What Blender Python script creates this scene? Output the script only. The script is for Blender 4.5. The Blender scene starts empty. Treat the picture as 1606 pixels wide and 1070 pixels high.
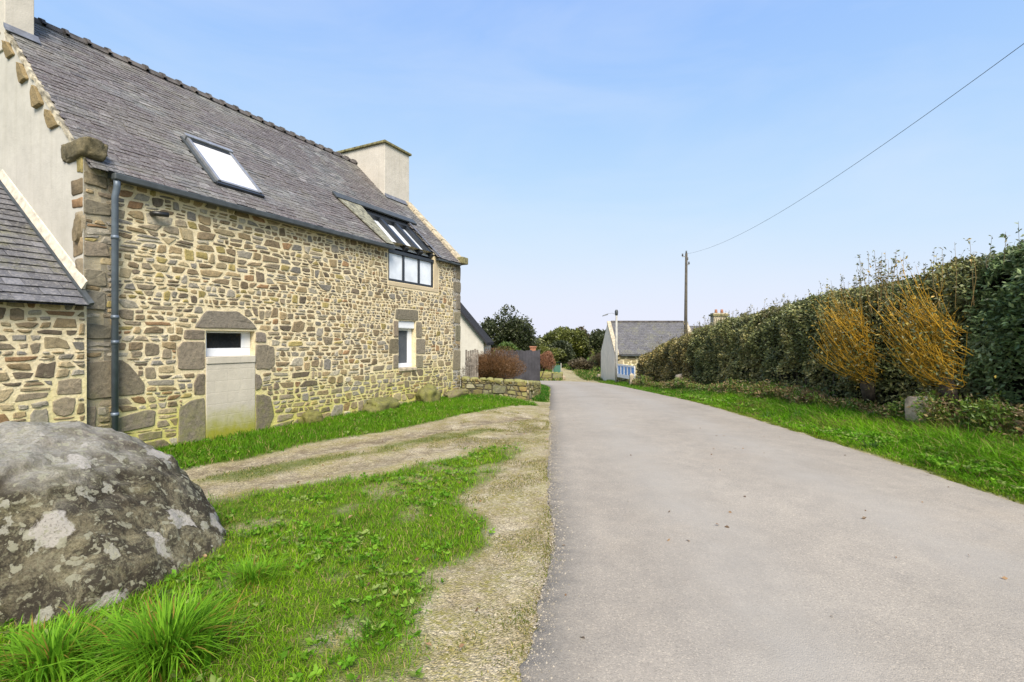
import bpy, math, random
import numpy as np
from mathutils import Vector, noise as mnoise

random.seed(7)
rng = np.random.default_rng(7)
C = bpy.context.scene.collection
SC = bpy.context.scene
R = math.radians

# ------------------------------------------------------------------ camera, sky, sun, exposure
cam = bpy.data.cameras.new('camera')
cam.sensor_width = 36.0
cam.lens = 750 / 1606 * 36.0
cam.clip_start = 0.05
cam.clip_end = 3000
camo = bpy.data.objects.new('camera', cam)
C.objects.link(camo)
camo.location = (0, 0, 0)
camo.rotation_euler = (R(90), 0, 0)
SC.camera = camo

SUN_EL, SUN_AZ = R(47), R(169)      # azimuth clockwise from +Y: nearly behind the camera
w = bpy.data.worlds.new('World')
SC.world = w
w.use_nodes = True
wn = w.node_tree
wn.nodes.clear()
sky = wn.nodes.new('ShaderNodeTexSky')
sky.sky_type = 'NISHITA'
sky.sun_disc = False
sky.sun_elevation = SUN_EL
sky.sun_rotation = SUN_AZ
sky.air_density = 0.7
sky.dust_density = 0.3
sky.ozone_density = 3.0
# the camera's soft shoulder on the bright sky: each channel rolls off towards white near the horizon
sep = wn.nodes.new('ShaderNodeSeparateColor')
comb = wn.nodes.new('ShaderNodeCombineColor')
wn.links.new(sky.outputs[0], sep.inputs[0])
for ch, (kk, top) in enumerate(((0.80, 2.42), (0.90, 2.50), (2.0, 2.90))):
    m1 = wn.nodes.new('ShaderNodeMath'); m1.operation = 'MULTIPLY'; m1.inputs[1].default_value = -kk
    m2 = wn.nodes.new('ShaderNodeMath'); m2.operation = 'EXPONENT'
    m3 = wn.nodes.new('ShaderNodeMath'); m3.operation = 'MULTIPLY_ADD'; m3.inputs[1].default_value = -top; m3.inputs[2].default_value = top
    wn.links.new(sep.outputs[ch], m1.inputs[0])
    wn.links.new(m1.outputs[0], m2.inputs[0])
    wn.links.new(m2.outputs[0], m3.inputs[0])
    wn.links.new(m3.outputs[0], comb.inputs[ch])
tcw = wn.nodes.new('ShaderNodeTexCoord')
mpw = wn.nodes.new('ShaderNodeMapping'); mpw.inputs['Scale'].default_value = (1.2, 1.2, 4.0)
nzw = wn.nodes.new('ShaderNodeTexNoise'); nzw.inputs['Scale'].default_value = 1.6; nzw.inputs['Detail'].default_value = 6; nzw.inputs['Roughness'].default_value = 0.55; nzw.inputs['Distortion'].default_value = 0.6
rpw = wn.nodes.new('ShaderNodeMapRange'); rpw.inputs[1].default_value = 0.42; rpw.inputs[2].default_value = 0.75; rpw.inputs[3].default_value = 0.0; rpw.inputs[4].default_value = 0.28
mxw = wn.nodes.new('ShaderNodeMix'); mxw.data_type = 'RGBA'; mxw.inputs[7].default_value = (2.35, 2.55, 2.92, 1)
wn.links.new(tcw.outputs['Generated'], mpw.inputs['Vector']); wn.links.new(mpw.outputs[0], nzw.inputs['Vector'])
wn.links.new(nzw.outputs[0], rpw.inputs[0]); wn.links.new(rpw.outputs[0], mxw.inputs[0]); wn.links.new(comb.outputs[0], mxw.inputs[6])
bg = wn.nodes.new('ShaderNodeBackground')
bg.inputs['Strength'].default_value = 0.15
wo = wn.nodes.new('ShaderNodeOutputWorld')
wn.links.new(mxw.outputs[2], bg.inputs['Color'])
wn.links.new(bg.outputs[0], wo.inputs['Surface'])

sl = bpy.data.lights.new('sun', 'SUN')
sl.energy = 3.1
sl.angle = R(32)
sl.color = (1.0, 0.92, 0.79)
so = bpy.data.objects.new('sun', sl)
C.objects.link(so)
sd = Vector((math.sin(SUN_AZ) * math.cos(SUN_EL), math.cos(SUN_AZ) * math.cos(SUN_EL), math.sin(SUN_EL)))
so.rotation_euler = sd.to_track_quat('Z', 'Y').to_euler()
so.location = (0, -20, 30)

SC.view_settings.view_transform = 'Standard'
SC.view_settings.look = 'None'
SC.view_settings.gamma = 1
SC.view_settings.use_curve_mapping = False
SC.view_settings.exposure = 1.2
SC.cycles.max_bounces = 6
SC.cycles.use_denoising = True

# ------------------------------------------------------------------ node helpers
def nd(nt, t, ins=None, **pr):
    n = nt.nodes.new(t)
    for k, v in pr.items():
        setattr(n, k, v)
    for k, v in (ins or {}).items():
        if isinstance(v, bpy.types.NodeSocket):
            nt.links.new(v, n.inputs[k])
        else:
            n.inputs[k].default_value = v
    return n

def c4(c):
    return (c[0], c[1], c[2], 1.0)

def mixc(nt, f, a, b, blend='MIX'):
    n = nt.nodes.new('ShaderNodeMix')
    n.data_type = 'RGBA'
    n.blend_type = blend
    for i, v in ((0, f), (6, a), (7, b)):
        if isinstance(v, bpy.types.NodeSocket):
            nt.links.new(v, n.inputs[i])
        else:
            n.inputs[i].default_value = v if i == 0 else c4(v)
    return n.outputs[2]

def noi(nt, vec, scale, detail=4, rough=0.55, dist=0.0):
    return nd(nt, 'ShaderNodeTexNoise', {'Vector': vec, 'Scale': scale, 'Detail': detail, 'Roughness': rough, 'Distortion': dist}).outputs[0]

def vor(nt, vec, scale, feature='F1', rand=1.0):
    n = nd(nt, 'ShaderNodeTexVoronoi', {'Vector': vec, 'Scale': scale, 'Randomness': rand}, feature=feature)
    return n

def ramp(nt, f, stops):
    n = nt.nodes.new('ShaderNodeValToRGB')
    cr = n.color_ramp
    while len(cr.elements) < len(stops):
        cr.elements.new(0.5)
    for e, (p, c) in zip(cr.elements, stops):
        e.position = p
        e.color = c4(c) if not isinstance(c, (int, float)) else (c, c, c, 1)
    nt.links.new(f, n.inputs[0])
    return n.outputs[0]

def math_(nt, op, a, b=0.5, clamp=False):
    n = nt.nodes.new('ShaderNodeMath')
    n.operation = op
    n.use_clamp = clamp
    for i, v in ((0, a), (1, b)):
        if isinstance(v, bpy.types.NodeSocket):
            nt.links.new(v, n.inputs[i])
        else:
            n.inputs[i].default_value = v
    return n.outputs[0]

def mrange(nt, v, a, b, c=0.0, d=1.0):
    return nd(nt, 'ShaderNodeMapRange', {0: v, 1: a, 2: b, 3: c, 4: d}).outputs[0]

def bump(nt, h, strength=0.4, dist=0.01, normal=None):
    ins = {'Height': h, 'Strength': strength, 'Distance': dist}
    if normal is not None:
        ins['Normal'] = normal
    return nd(nt, 'ShaderNodeBump', ins).outputs[0]

def newmat(name):
    m = bpy.data.materials.new(name)
    m.use_nodes = True
    nt = m.node_tree
    b = nt.nodes['Principled BSDF']
    return m, nt, b

def setb(nt, b, **kw):
    for k, v in kw.items():
        k = k.replace('_', ' ')
        if isinstance(v, bpy.types.NodeSocket):
            nt.links.new(v, b.inputs[k])
        elif isinstance(v, tuple):
            b.inputs[k].default_value = c4(v)
        else:
            b.inputs[k].default_value = v

def ocoord(nt):
    return nd(nt, 'ShaderNodeTexCoord').outputs['Object']

def gcoord(nt):
    return nd(nt, 'ShaderNodeNewGeometry').outputs['Position']

def sepz(nt, v):
    return nd(nt, 'ShaderNodeSeparateXYZ', {0: v}).outputs

def attr(nt, name='Col'):
    return nd(nt, 'ShaderNodeAttribute', attribute_name=name)

def plain(name, col, rough=0.6, metal=0.0, nscale=8, namt=0.15, bstr=0.0, spec=0.5):
    m, nt, b = newmat(name)
    v = gcoord(nt)
    f = noi(nt, v, nscale, 5, 0.6)
    lo = tuple(x * (1 - namt * 1.6) for x in col)
    hi = tuple(min(1, x * (1 + namt * 1.2)) for x in col)
    cc = ramp(nt, f, [(0.3, lo), (0.7, hi)])
    setb(nt, b, Base_Color=cc, Roughness=rough, Metallic=metal, Specular_IOR_Level=spec)
    if bstr:
        setb(nt, b, Normal=bump(nt, noi(nt, v, nscale * 6, 4, 0.6), bstr, 0.01))
    return m

# ------------------------------------------------------------------ materials
def mat_mortar(name, z_hi, z_lo):
    # lime mortar, greened by moss and lichen towards the damp base of the wall
    m, nt, b = newmat(name)
    v = gcoord(nt)
    f = noi(nt, v, 5.0, 6, 0.65)
    f2 = noi(nt, v, 40.0, 3, 0.6)
    c = ramp(nt, f, [(0.25, (0.54, 0.435, 0.25)), (0.5, (0.71, 0.60, 0.38)), (0.75, (0.80, 0.70, 0.49))])
    c = mixc(nt, 0.35, c, ramp(nt, f2, [(0.3, (0.50, 0.41, 0.25)), (0.7, (0.80, 0.73, 0.56))]))
    z = sepz(nt, v)[2]
    zz = math_(nt, 'ADD', z, math_(nt, 'MULTIPLY', math_(nt, 'SUBTRACT', noi(nt, v, 1.6, 5, 0.65), 0.5), 2.0))
    mk = mrange(nt, zz, z_hi, z_lo)
    lichen = ramp(nt, noi(nt, v, 3.0, 4, 0.6), [(0.35, (0.54, 0.50, 0.19)), (0.65, (0.46, 0.45, 0.06))])
    c = mixc(nt, math_(nt, 'MULTIPLY', mk, 0.85), c, lichen)
    h = math_(nt, 'ADD', noi(nt, v, 30, 5, 0.7), math_(nt, 'MULTIPLY', noi(nt, v, 7, 3, 0.5), 1.5))
    setb(nt, b, Base_Color=c, Roughness=0.95, Specular_IOR_Level=0.15, Normal=bump(nt, h, 0.7, 0.02))
    return m

def mat_stone(name, moss_hi=-0.6, moss_lo=-2.2, mossamt=0.6):
    m, nt, b = newmat(name)
    v = gcoord(nt)
    a = attr(nt).outputs['Color']
    f = noi(nt, v, 14, 6, 0.65)
    fine = noi(nt, v, 90, 3, 0.7)
    c = mixc(nt, 1.0, a, ramp(nt, f, [(0.25, (0.62, 0.60, 0.58)), (0.5, (1, 1, 1)), (0.75, (1.30, 1.24, 1.15))]), 'MULTIPLY')
    c = mixc(nt, 1.0, c, ramp(nt, fine, [(0.3, (0.72, 0.72, 0.72)), (0.7, (1.28, 1.28, 1.28))]), 'MULTIPLY')
    # pale and rusty lichen blotches
    l1 = ramp(nt, noi(nt, v, 9, 5, 0.7, 0.6), [(0.60, 0.0), (0.68, 1.0)])
    c = mixc(nt, math_(nt, 'MULTIPLY', l1, 0.35), c, (0.36, 0.33, 0.22))
    z = sepz(nt, v)[2]
    zz = math_(nt, 'ADD', z, math_(nt, 'MULTIPLY', math_(nt, 'SUBTRACT', noi(nt, v, 2.2, 4, 0.6), 0.5), 2.2))
    mk = mrange(nt, zz, moss_hi, moss_lo)
    mk = math_(nt, 'MULTIPLY', mk, ramp(nt, noi(nt, v, 6, 5, 0.7), [(0.42, 0.0), (0.6, mossamt)]))
    c = mixc(nt, mk, c, (0.22, 0.23, 0.045))
    h = math_(nt, 'ADD', f, math_(nt, 'MULTIPLY', fine, 0.35))
    setb(nt, b, Base_Color=c, Roughness=0.9, Specular_IOR_Level=0.2, Normal=bump(nt, h, 0.9, 0.025))
    return m

def mat_slate(name, purple=True):
    m, nt, b = newmat(name)
    v = ocoord(nt)
    a = attr(nt).outputs['Color']
    f = noi(nt, v, 25, 5, 0.7)
    c = mixc(nt, 1.0, a, ramp(nt, f, [(0.3, (0.7, 0.7, 0.72)), (0.7, (1.25, 1.25, 1.22))]), 'MULTIPLY')
    # crusts of lichen: purple-brown sheets, pale flecks, grey-green along the ridge
    if purple:
        mp = nd(nt, 'ShaderNodeMapping', {'Vector': v, 'Scale': (0.55, 1.0, 0.8), 'Location': (0.3, 0.5, 0.0)}).outputs[0]
        p = ramp(nt, noi(nt, mp, 0.75, 5, 0.6, 0.8), [(0.44, 0.0), (0.53, 1.0)])
        br = ramp(nt, noi(nt, v, 9, 5, 0.7), [(0.35, 0.25), (0.55, 1.0)])
        c = mixc(nt, math_(nt, 'MULTIPLY', math_(nt, 'MULTIPLY', p, br), 0.85), c, (0.092, 0.072, 0.069))
        g = ramp(nt, noi(nt, mp, 1.3, 5, 0.6, 0.5), [(0.5, 0.0), (0.66, 1.0)])
        c = mixc(nt, math_(nt, 'MULTIPLY', math_(nt, 'MULTIPLY', g, br), 0.5), c, (0.19, 0.185, 0.14))
    else:
        g = ramp(nt, noi(nt, v, 1.1, 5, 0.65, 0.4), [(0.5, 0.0), (0.64, 1.0)])
        br = ramp(nt, noi(nt, v, 9, 5, 0.7), [(0.4, 0.0), (0.6, 1.0)])
        c = mixc(nt, math_(nt, 'MULTIPLY', math_(nt, 'MULTIPLY', g, br), 0.6), c, (0.17, 0.165, 0.075))
    fl = ramp(nt, noi(nt, v, 21, 5, 0.8, 1.2), [(0.52, 0.0), (0.60, 1.0)])
    dkf = ramp(nt, noi(nt, nd(nt, 'ShaderNodeMapping', {'Vector': v, 'Location': (2.2, 5.1, 0.7)}).outputs[0], 13, 5, 0.8, 1.2), [(0.53, 0.0), (0.62, 1.0)])
    c = mixc(nt, math_(nt, 'MULTIPLY', dkf, 0.5), c, (0.075, 0.068, 0.062))
    c = mixc(nt, math_(nt, 'MULTIPLY', fl, 0.55), c, (0.33, 0.31, 0.29))
    h = math_(nt, 'ADD', f, noi(nt, v, 80, 3, 0.7))
    setb(nt, b, Base_Color=c, Roughness=0.62, Specular_IOR_Level=0.4, Normal=bump(nt, h, 0.5, 0.008))
    return m

def mat_render(name, col=(0.62, 0.56, 0.46), dirt=0.5, mossz=None):
    m, nt, b = newmat(name)
    v = gcoord(nt)
    f = noi(nt, v, 1.6, 6, 0.65)
    c = ramp(nt, f, [(0.3, tuple(x * 0.86 for x in col)), (0.6, col), (0.8, tuple(min(1, x * 1.1) for x in col))])
    st = nd(nt, 'ShaderNodeMapping', {'Vector': v, 'Scale': (7, 7, 0.5)}).outputs[0]
    s = ramp(nt, noi(nt, st, 1.0, 5, 0.65), [(0.5, 0.0), (0.75, 1.0)])
    c = mixc(nt, math_(nt, 'MULTIPLY', s, dirt * 0.6), c, (0.30, 0.27, 0.20))
    if mossz:
        z = sepz(nt, v)[2]
        zz = math_(nt, 'ADD', z, math_(nt, 'MULTIPLY', math_(nt, 'SUBTRACT', noi(nt, v, 6, 4, 0.65), 0.5), 0.5))
        c = mixc(nt, mrange(nt, zz, mossz[0], mossz[1]), c, (0.27, 0.27, 0.035))
    h = math_(nt, 'ADD', noi(nt, v, 45, 4, 0.7), math_(nt, 'MULTIPLY', noi(nt, v, 5, 3, 0.5), 2.0))
    setb(nt, b, Base_Color=c, Roughness=0.92, Specular_IOR_Level=0.2, Normal=bump(nt, h, 0.35, 0.015))
    return m

def mat_leaf(name, trans=0.25, rough=0.5, spec=0.4):
    m, nt, b = newmat(name)
    a = attr(nt).outputs['Color']
    setb(nt, b, Base_Color=a, Roughness=rough, Specular_IOR_Level=spec)
    t = nd(nt, 'ShaderNodeBsdfTranslucent', {'Color': a})
    mx = nd(nt, 'ShaderNodeMixShader', {0: trans, 1: b.outputs[0], 2: t.outputs[0]})
    nt.links.new(mx.outputs[0], nt.nodes['Material Output'].inputs['Surface'])
    return m

def mat_glass(name, tint=(0.02, 0.022, 0.025), rough=0.03, ior=1.5, mirror=0.0):
    m, nt, b = newmat(name)
    v = gcoord(nt)
    c = ramp(nt, noi(nt, v, 3, 3, 0.5), [(0.3, tuple(x * 0.85 for x in tint)), (0.7, tuple(x * 1.1 for x in tint))])
    setb(nt, b, Base_Color=c, Roughness=rough, IOR=ior, Specular_IOR_Level=0.8, Coat_Weight=mirror, Coat_Roughness=0.02)
    return m

def mat_road():
    m, nt, b = newmat('worn_asphalt')
    v = gcoord(nt)
    big = noi(nt, v, 0.5, 5, 0.6)
    mid = noi(nt, v, 4.0, 5, 0.6)
    fine = vor(nt, v, 130).outputs
    gr = noi(nt, v, 60, 4, 0.75)
    c = ramp(nt, big, [(0.3, (0.254, 0.227, 0.192)), (0.7, (0.312, 0.281, 0.240))])
    c = mixc(nt, 1.0, c, ramp(nt, mid, [(0.3, (0.93, 0.93, 0.94)), (0.7, (1.07, 1.06, 1.05))]), 'MULTIPLY')
    c = mixc(nt, 1.0, c, ramp(nt, gr, [(0.3, (0.86, 0.86, 0.86)), (0.7, (1.14, 1.135, 1.12))]), 'MULTIPLY')
    hs = nd(nt, 'ShaderNodeSeparateColor', {0: fine['Color']}).outputs[0]
    c = mixc(nt, 1.0, c, ramp(nt, hs, [(0.0, (0.74, 0.74, 0.74)), (0.2, (0.97, 0.97, 0.97)), (0.85, (1.03, 1.03, 1.03)), (1.0, (1.4, 1.37, 1.32))]), 'MULTIPLY')
    # tyre-polished tracks, faint patches and damp stains
    tr = attr(nt, 'track').outputs['Fac']
    c = mixc(nt, math_(nt, 'MULTIPLY', tr, ramp(nt, noi(nt, v, 1.2, 4, 0.6), [(0.3, 0.2), (0.7, 0.75)])), c, (0.305, 0.283, 0.252))
    stn = ramp(nt, noi(nt, nd(nt, 'ShaderNodeMapping', {'Vector': v, 'Scale': (1.0, 0.35, 1.0)}).outputs[0], 1.0, 6, 0.65, 0.4), [(0.54, 0.0), (0.70, 1.0)])
    c = mixc(nt, math_(nt, 'MULTIPLY', stn, 0.22), c, (0.175, 0.158, 0.138))
    tan = ramp(nt, noi(nt, nd(nt, 'ShaderNodeMapping', {'Vector': v, 'Location': (9, 3, 0)}).outputs[0], 0.7, 5, 0.65), [(0.55, 0.0), (0.72, 1.0)])
    c = mixc(nt, math_(nt, 'MULTIPLY', tan, 0.2), c, (0.31, 0.255, 0.195))
    e = attr(nt, 'edge').outputs['Fac']
    ed = math_(nt, 'MULTIPLY', e, ramp(nt, noi(nt, v, 9, 5, 0.7), [(0.3, 0.3), (0.6, 1.0)]))
    c = mixc(nt, math_(nt, 'MULTIPLY', ed, 0.75), c, (0.125, 0.115, 0.10))
    h = math_(nt, 'SUBTRACT', gr, fine['Distance'])
    setb(nt, b, Base_Color=c, Roughness=0.9, Specular_IOR_Level=0.25, Normal=bump(nt, h, 0.45, 0.006))
    return m

def mat_ground():
    m, nt, b = newmat('gravel_and_soil')
    v = gcoord(nt)
    gs = attr(nt, 'grass').outputs['Fac']
    dk = attr(nt, 'rut').outputs['Fac']
    f = noi(nt, v, 3.0, 6, 0.65)
    g = noi(nt, v, 50, 4, 0.75)
    pv = vor(nt, v, 70).outputs
    ps = nd(nt, 'ShaderNodeSeparateColor', {0: pv['Color']}).outputs[0]
    c = ramp(nt, f, [(0.28, (0.255, 0.212, 0.135)), (0.5, (0.36, 0.312, 0.222)), (0.72, (0.44, 0.40, 0.315))])
    c = mixc(nt, 1.0, c, ramp(nt, g, [(0.3, (0.62, 0.60, 0.56)), (0.7, (1.35, 1.33, 1.30))]), 'MULTIPLY')
    c = mixc(nt, 1.0, c, ramp(nt, ps, [(0, (0.6, 0.6, 0.6)), (0.5, (1, 1, 1)), (1.0, (1.5, 1.48, 1.42))]), 'MULTIPLY')
    # thin yellow-green moss where feet and wheels do not reach
    ms = ramp(nt, noi(nt, v, 2.4, 6, 0.7), [(0.42, 0.0), (0.56, 1.0)])
    ms = math_(nt, 'MULTIPLY', ms, ramp(nt, noi(nt, v, 28, 4, 0.7), [(0.4, 0.1), (0.6, 1.0)]))
    mo = attr(nt, 'moss').outputs['Fac']
    c = mixc(nt, math_(nt, 'MULTIPLY', math_(nt, 'MULTIPLY', ms, mo), 0.8), c, (0.225, 0.205, 0.04))
    m2 = ramp(nt, noi(nt, v, 0.8, 6, 0.7, 0.5), [(0.45, 0.0), (0.62, 1.0)])
    m2 = math_(nt, 'MULTIPLY', m2, ramp(nt, noi(nt, v, 18, 5, 0.75), [(0.40, 0.05), (0.62, 1.0)]))
    c = mixc(nt, math_(nt, 'MULTIPLY', math_(nt, 'MULTIPLY', m2, mo), 0.6), c, (0.17, 0.135, 0.065))
    # damp brown ruts
    dn = math_(nt, 'MULTIPLY', dk, ramp(nt, noi(nt, v, 4.5, 6, 0.7), [(0.42, 0.0), (0.58, 1.0)]))
    c = mixc(nt, math_(nt, 'MULTIPLY', dn, 0.75), c, (0.12, 0.09, 0.065))
    so_ = ramp(nt, noi(nt, v, 7, 5, 0.7), [(0.3, (0.05, 0.08, 0.010)), (0.55, (0.085, 0.13, 0.014)), (0.8, (0.17, 0.16, 0.04))])
    c = mixc(nt, gs, c, so_)
    h = math_(nt, 'ADD', math_(nt, 'MULTIPLY', g, 0.8), math_(nt, 'SUBTRACT', f, pv['Distance']))
    setb(nt, b, Base_Color=c, Roughness=0.97, Specular_IOR_Level=0.1, Normal=bump(nt, h, 0.7, 0.02))
    return m

def mat_boulder():
    m, nt, b = newmat('lichened_granite')
    v = ocoord(nt)
    f = noi(nt, v, 2.2, 8, 0.7)
    c = ramp(nt, f, [(0.3, (0.10, 0.082, 0.056)), (0.48, (0.19, 0.168, 0.115)), (0.62, (0.26, 0.235, 0.165)), (0.8, (0.34, 0.315, 0.24))])
    sp = noi(nt, v, 60, 5, 0.8)
    c = mixc(nt, 1.0, c, ramp(nt, sp, [(0.3, (0.45, 0.44, 0.42)), (0.7, (1.6, 1.58, 1.52))]), 'MULTIPLY')
    # bleached crown: bare granite without the dark lichen
    t = attr(nt, 'crown').outputs['Fac']
    tt = math_(nt, 'ADD', t, math_(nt, 'MULTIPLY', math_(nt, 'SUBTRACT', noi(nt, v, 5, 6, 0.7), 0.5), 1.1))
    bare = ramp(nt, noi(nt, v, 30, 6, 0.75), [(0.3, (0.28, 0.26, 0.215)), (0.7, (0.48, 0.455, 0.40))])
    c = mixc(nt, mrange(nt, tt, 0.22, 0.72), c, bare)
    big = noi(nt, v, 1.1, 6, 0.7, 0.6)
    c = mixc(nt, 1.0, c, ramp(nt, big, [(0.35, (0.55, 0.50, 0.46)), (0.5, (1, 1, 1)), (0.68, (1.35, 1.33, 1.22))]), 'MULTIPLY')
    # olive and black crusts
    k1 = ramp(nt, noi(nt, v, 4.2, 7, 0.75, 0.5), [(0.53, 0.0), (0.63, 1.0)])
    c = mixc(nt, math_(nt, 'MULTIPLY', k1, 0.55), c, (0.135, 0.125, 0.055))
    k2 = ramp(nt, noi(nt, nd(nt, 'ShaderNodeMapping', {'Vector': v, 'Location': (3.1, 1.7, 0.4)}).outputs[0], 3.3, 8, 0.78, 0.7), [(0.42, 0.0), (0.54, 1.0)])
    inv = math_(nt, 'SUBTRACT', 1.0, mrange(nt, t, 0.2, 0.9))
    c = mixc(nt, math_(nt, 'MULTIPLY', math_(nt, 'MULTIPLY', k2, inv), 0.85), c, (0.035, 0.028, 0.022))
    # round pale lichen rosettes of three sizes
    vw = nd(nt, 'ShaderNodeVectorMath', {0: v, 1: nd(nt, 'ShaderNodeVectorMath', {0: nd(nt, 'ShaderNodeTexNoise', {'Vector': v, 'Scale': 9.0, 'Detail': 4.0}).outputs['Color'], 3: 0.22}, operation='SCALE').outputs[0]}, operation='ADD').outputs[0]
    vw = nd(nt, 'ShaderNodeVectorMath', {0: vw, 1: nd(nt, 'ShaderNodeVectorMath', {0: nd(nt, 'ShaderNodeTexNoise', {'Vector': v, 'Scale': 38.0, 'Detail': 4.0, 'Roughness': 0.7}).outputs['Color'], 3: 0.045}, operation='SCALE').outputs[0]}, operation='ADD').outputs[0]
    for sc, r, rnd, colr, amt in ((2.6, 0.36, 0.60, (0.55, 0.51, 0.46), 0.9), (6.0, 0.34, 0.62, (0.47, 0.45, 0.37), 0.85), (14.0, 0.40, 0.48, (0.40, 0.385, 0.28), 0.8), (34.0, 0.45, 0.5, (0.27, 0.26, 0.17), 0.5)):
        vn = vor(nt, vw, sc).outputs
        hs = nd(nt, 'ShaderNodeSeparateColor', {0: vn['Color']}).outputs[1]
        d = ramp(nt, vn['Distance'], [(r * 0.86, 1.0), (r, 0.0)])
        sel = ramp(nt, hs, [(rnd, 0.0), (rnd + 0.02, 1.0)])
        gran = ramp(nt, noi(nt, v, 45, 5, 0.75), [(0.34, 0.35), (0.46, 1.0)])
        k = math_(nt, 'MULTIPLY', math_(nt, 'MULTIPLY', d, sel), math_(nt, 'MULTIPLY', gran, amt))
        c = mixc(nt, k, c, colr)
    h = math_(nt, 'ADD', math_(nt, 'MULTIPLY', f, 2.0), math_(nt, 'ADD', sp, noi(nt, v, 14, 6, 0.75)))
    setb(nt, b, Base_Color=c, Roughness=0.93, Specular_IOR_Level=0.2, Normal=bump(nt, h, 1.0, 0.03))
    return m

M = {}
M['mortar'] = mat_mortar('lime_mortar', -0.55, -1.65)
M['mortar_far'] = mat_mortar('cottage_mortar', -50, -60)
M['stone'] = mat_stone('rubble_stone')
M['slate'] = mat_slate('old_slate')
M['slate_low'] = mat_slate('annexe_slate', False)
M['render'] = mat_render('cream_render', (0.50, 0.475, 0.425), 0.45)
def mat_panel():
    m = mat_render('panel_render', (0.50, 0.46, 0.385), 0.3, (-1.25, -1.75))
    nt = m.node_tree; b = nt.nodes['Principled BSDF']
    v = ocoord(nt)
    mp = nd(nt, 'ShaderNodeMapping', {'Vector': v, 'Rotation': (R(90), 0, 0)}).outputs[0]
    br = nd(nt, 'ShaderNodeTexBrick', {'Vector': mp, 'Scale': 1.0, 'Mortar Size': 0.012, 'Mortar Smooth': 0.8, 'Brick Width': 0.5, 'Row Height': 0.22}).outputs['Fac']
    old = b.inputs['Normal'].links[0].from_socket
    nt.links.new(bump(nt, math_(nt, 'SUBTRACT', 1.0, br), 0.15, 0.02, old), b.inputs['Normal'])
    oc = b.inputs['Base Color'].links[0].from_socket
    nt.links.new(mixc(nt, math_(nt, 'MULTIPLY', br, 0.10), oc, (0.34, 0.30, 0.23)), b.inputs['Base Color'])
    return m
M['chimney'] = mat_render('chimney_render', (0.54, 0.50, 0.44), 0.5)
M['panel'] = mat_panel()
M['plaster'] = mat_render('lime_plaster', (0.52, 0.43, 0.29), 0.3)
M['white_wall'] = mat_render('white_wall', (0.92, 0.81, 0.66), 0.25)
M['zinc'] = plain('zinc_pipe', (0.13, 0.16, 0.20), 0.45, 0.3, 6, 0.15)
M['gutter'] = plain('dark_gutter', (0.06, 0.068, 0.072), 0.5, 0.2, 5, 0.2)
M['lead'] = plain('lead_flashing', (0.17, 0.18, 0.21), 0.5, 0.3, 7, 0.25)
M['valley'] = plain('lichened_zinc', (0.22, 0.21, 0.15), 0.7, 0.1, 9, 0.45)
M['anthracite'] = plain('anthracite_frame', (0.022, 0.026, 0.032), 0.4, 0.0, 4, 0.12)
M['upvc'] = plain('white_frame', (0.74, 0.76, 0.80), 0.35, 0.0, 3, 0.04)
M['blackpipe'] = plain('black_pipe', (0.02, 0.02, 0.02), 0.4)
M['moss_slab'] = plain('mossy_slab', (0.20, 0.18, 0.085), 0.95, 0, 9, 0.45, 0.5)
M['coping'] = plain('pale_coping', (0.42, 0.36, 0.26), 0.95, 0, 7, 0.3, 0.5)
M['lime'] = plain('lime_fillet', (0.56, 0.51, 0.42), 0.95, 0, 9, 0.2, 0.5)
M['oldlime'] = plain('weathered_lime', (0.36, 0.32, 0.24), 0.95, 0, 7, 0.5, 0.8)
M['ridge'] = plain('ridge_clay', (0.085, 0.075, 0.070), 0.85, 0, 6, 0.5, 0.5)
M['glass'] = mat_glass('window_glass')
M['curtain_glass'] = mat_glass('curtained_glass', (0.10, 0.11, 0.125), 0.05)
M['blind_glass'] = mat_glass('blind_behind_glass', (0.60, 0.60, 0.62), 0.08)
M['sky_painted_glass'] = mat_glass('sky_painted_glazing', (0.66, 0.70, 0.76), 0.06)  # reflected sky put into the panes' pale base colour
M['road'] = mat_road()
M['ground'] = mat_ground()
M['boulder'] = mat_boulder()
M['grass'] = mat_leaf('grass_blade', 0.38, 0.6, 0.12)
M['leaf'] = mat_leaf('leaf', 0.2, 0.42, 0.5)
M['bark'] = plain('bark', (0.075, 0.058, 0.042), 0.95, 0, 10, 0.4, 0.8)
M['golden'] = mat_leaf('golden_twig', 0.0, 0.6, 0.3)
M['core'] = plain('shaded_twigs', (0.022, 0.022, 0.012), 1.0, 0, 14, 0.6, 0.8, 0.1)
M['pole'] = plain('tarred_pole', (0.075, 0.065, 0.05), 0.9, 0, 6, 0.25, 0.4)
M['concrete'] = plain('concrete_pole', (0.36, 0.35, 0.32), 0.85, 0, 5, 0.15, 0.3)
M['metal'] = plain('grey_metal', (0.30, 0.31, 0.33), 0.45, 0.5)
M['darkfence'] = plain('dark_board', (0.055, 0.052, 0.062), 0.75, 0, 3, 0.25, 0.2)
M['oldwood'] = plain('weathered_wood', (0.19, 0.165, 0.14), 0.9, 0, 8, 0.35, 0.5)
M['blue'] = plain('blue_paint', (0.15, 0.34, 0.70), 0.5, 0, 4, 0.1)
M['white'] = plain('white_paint', (0.74, 0.75, 0.77), 0.5, 0, 4, 0.08)
M['farslate'] = plain('far_slate', (0.105, 0.102, 0.112), 0.75, 0, 1.2, 0.25, 0.3)
M['terracotta'] = plain('terracotta', (0.30, 0.13, 0.075), 0.85, 0, 6, 0.25)
M['pebble'] = mat_leaf('pebble', 0.0, 0.9, 0.2)
M['verge_dark'] = plain('dark_verge', (0.035, 0.035, 0.038), 0.95, 0, 3, 0.2, 0.0, 0.05)
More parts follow.
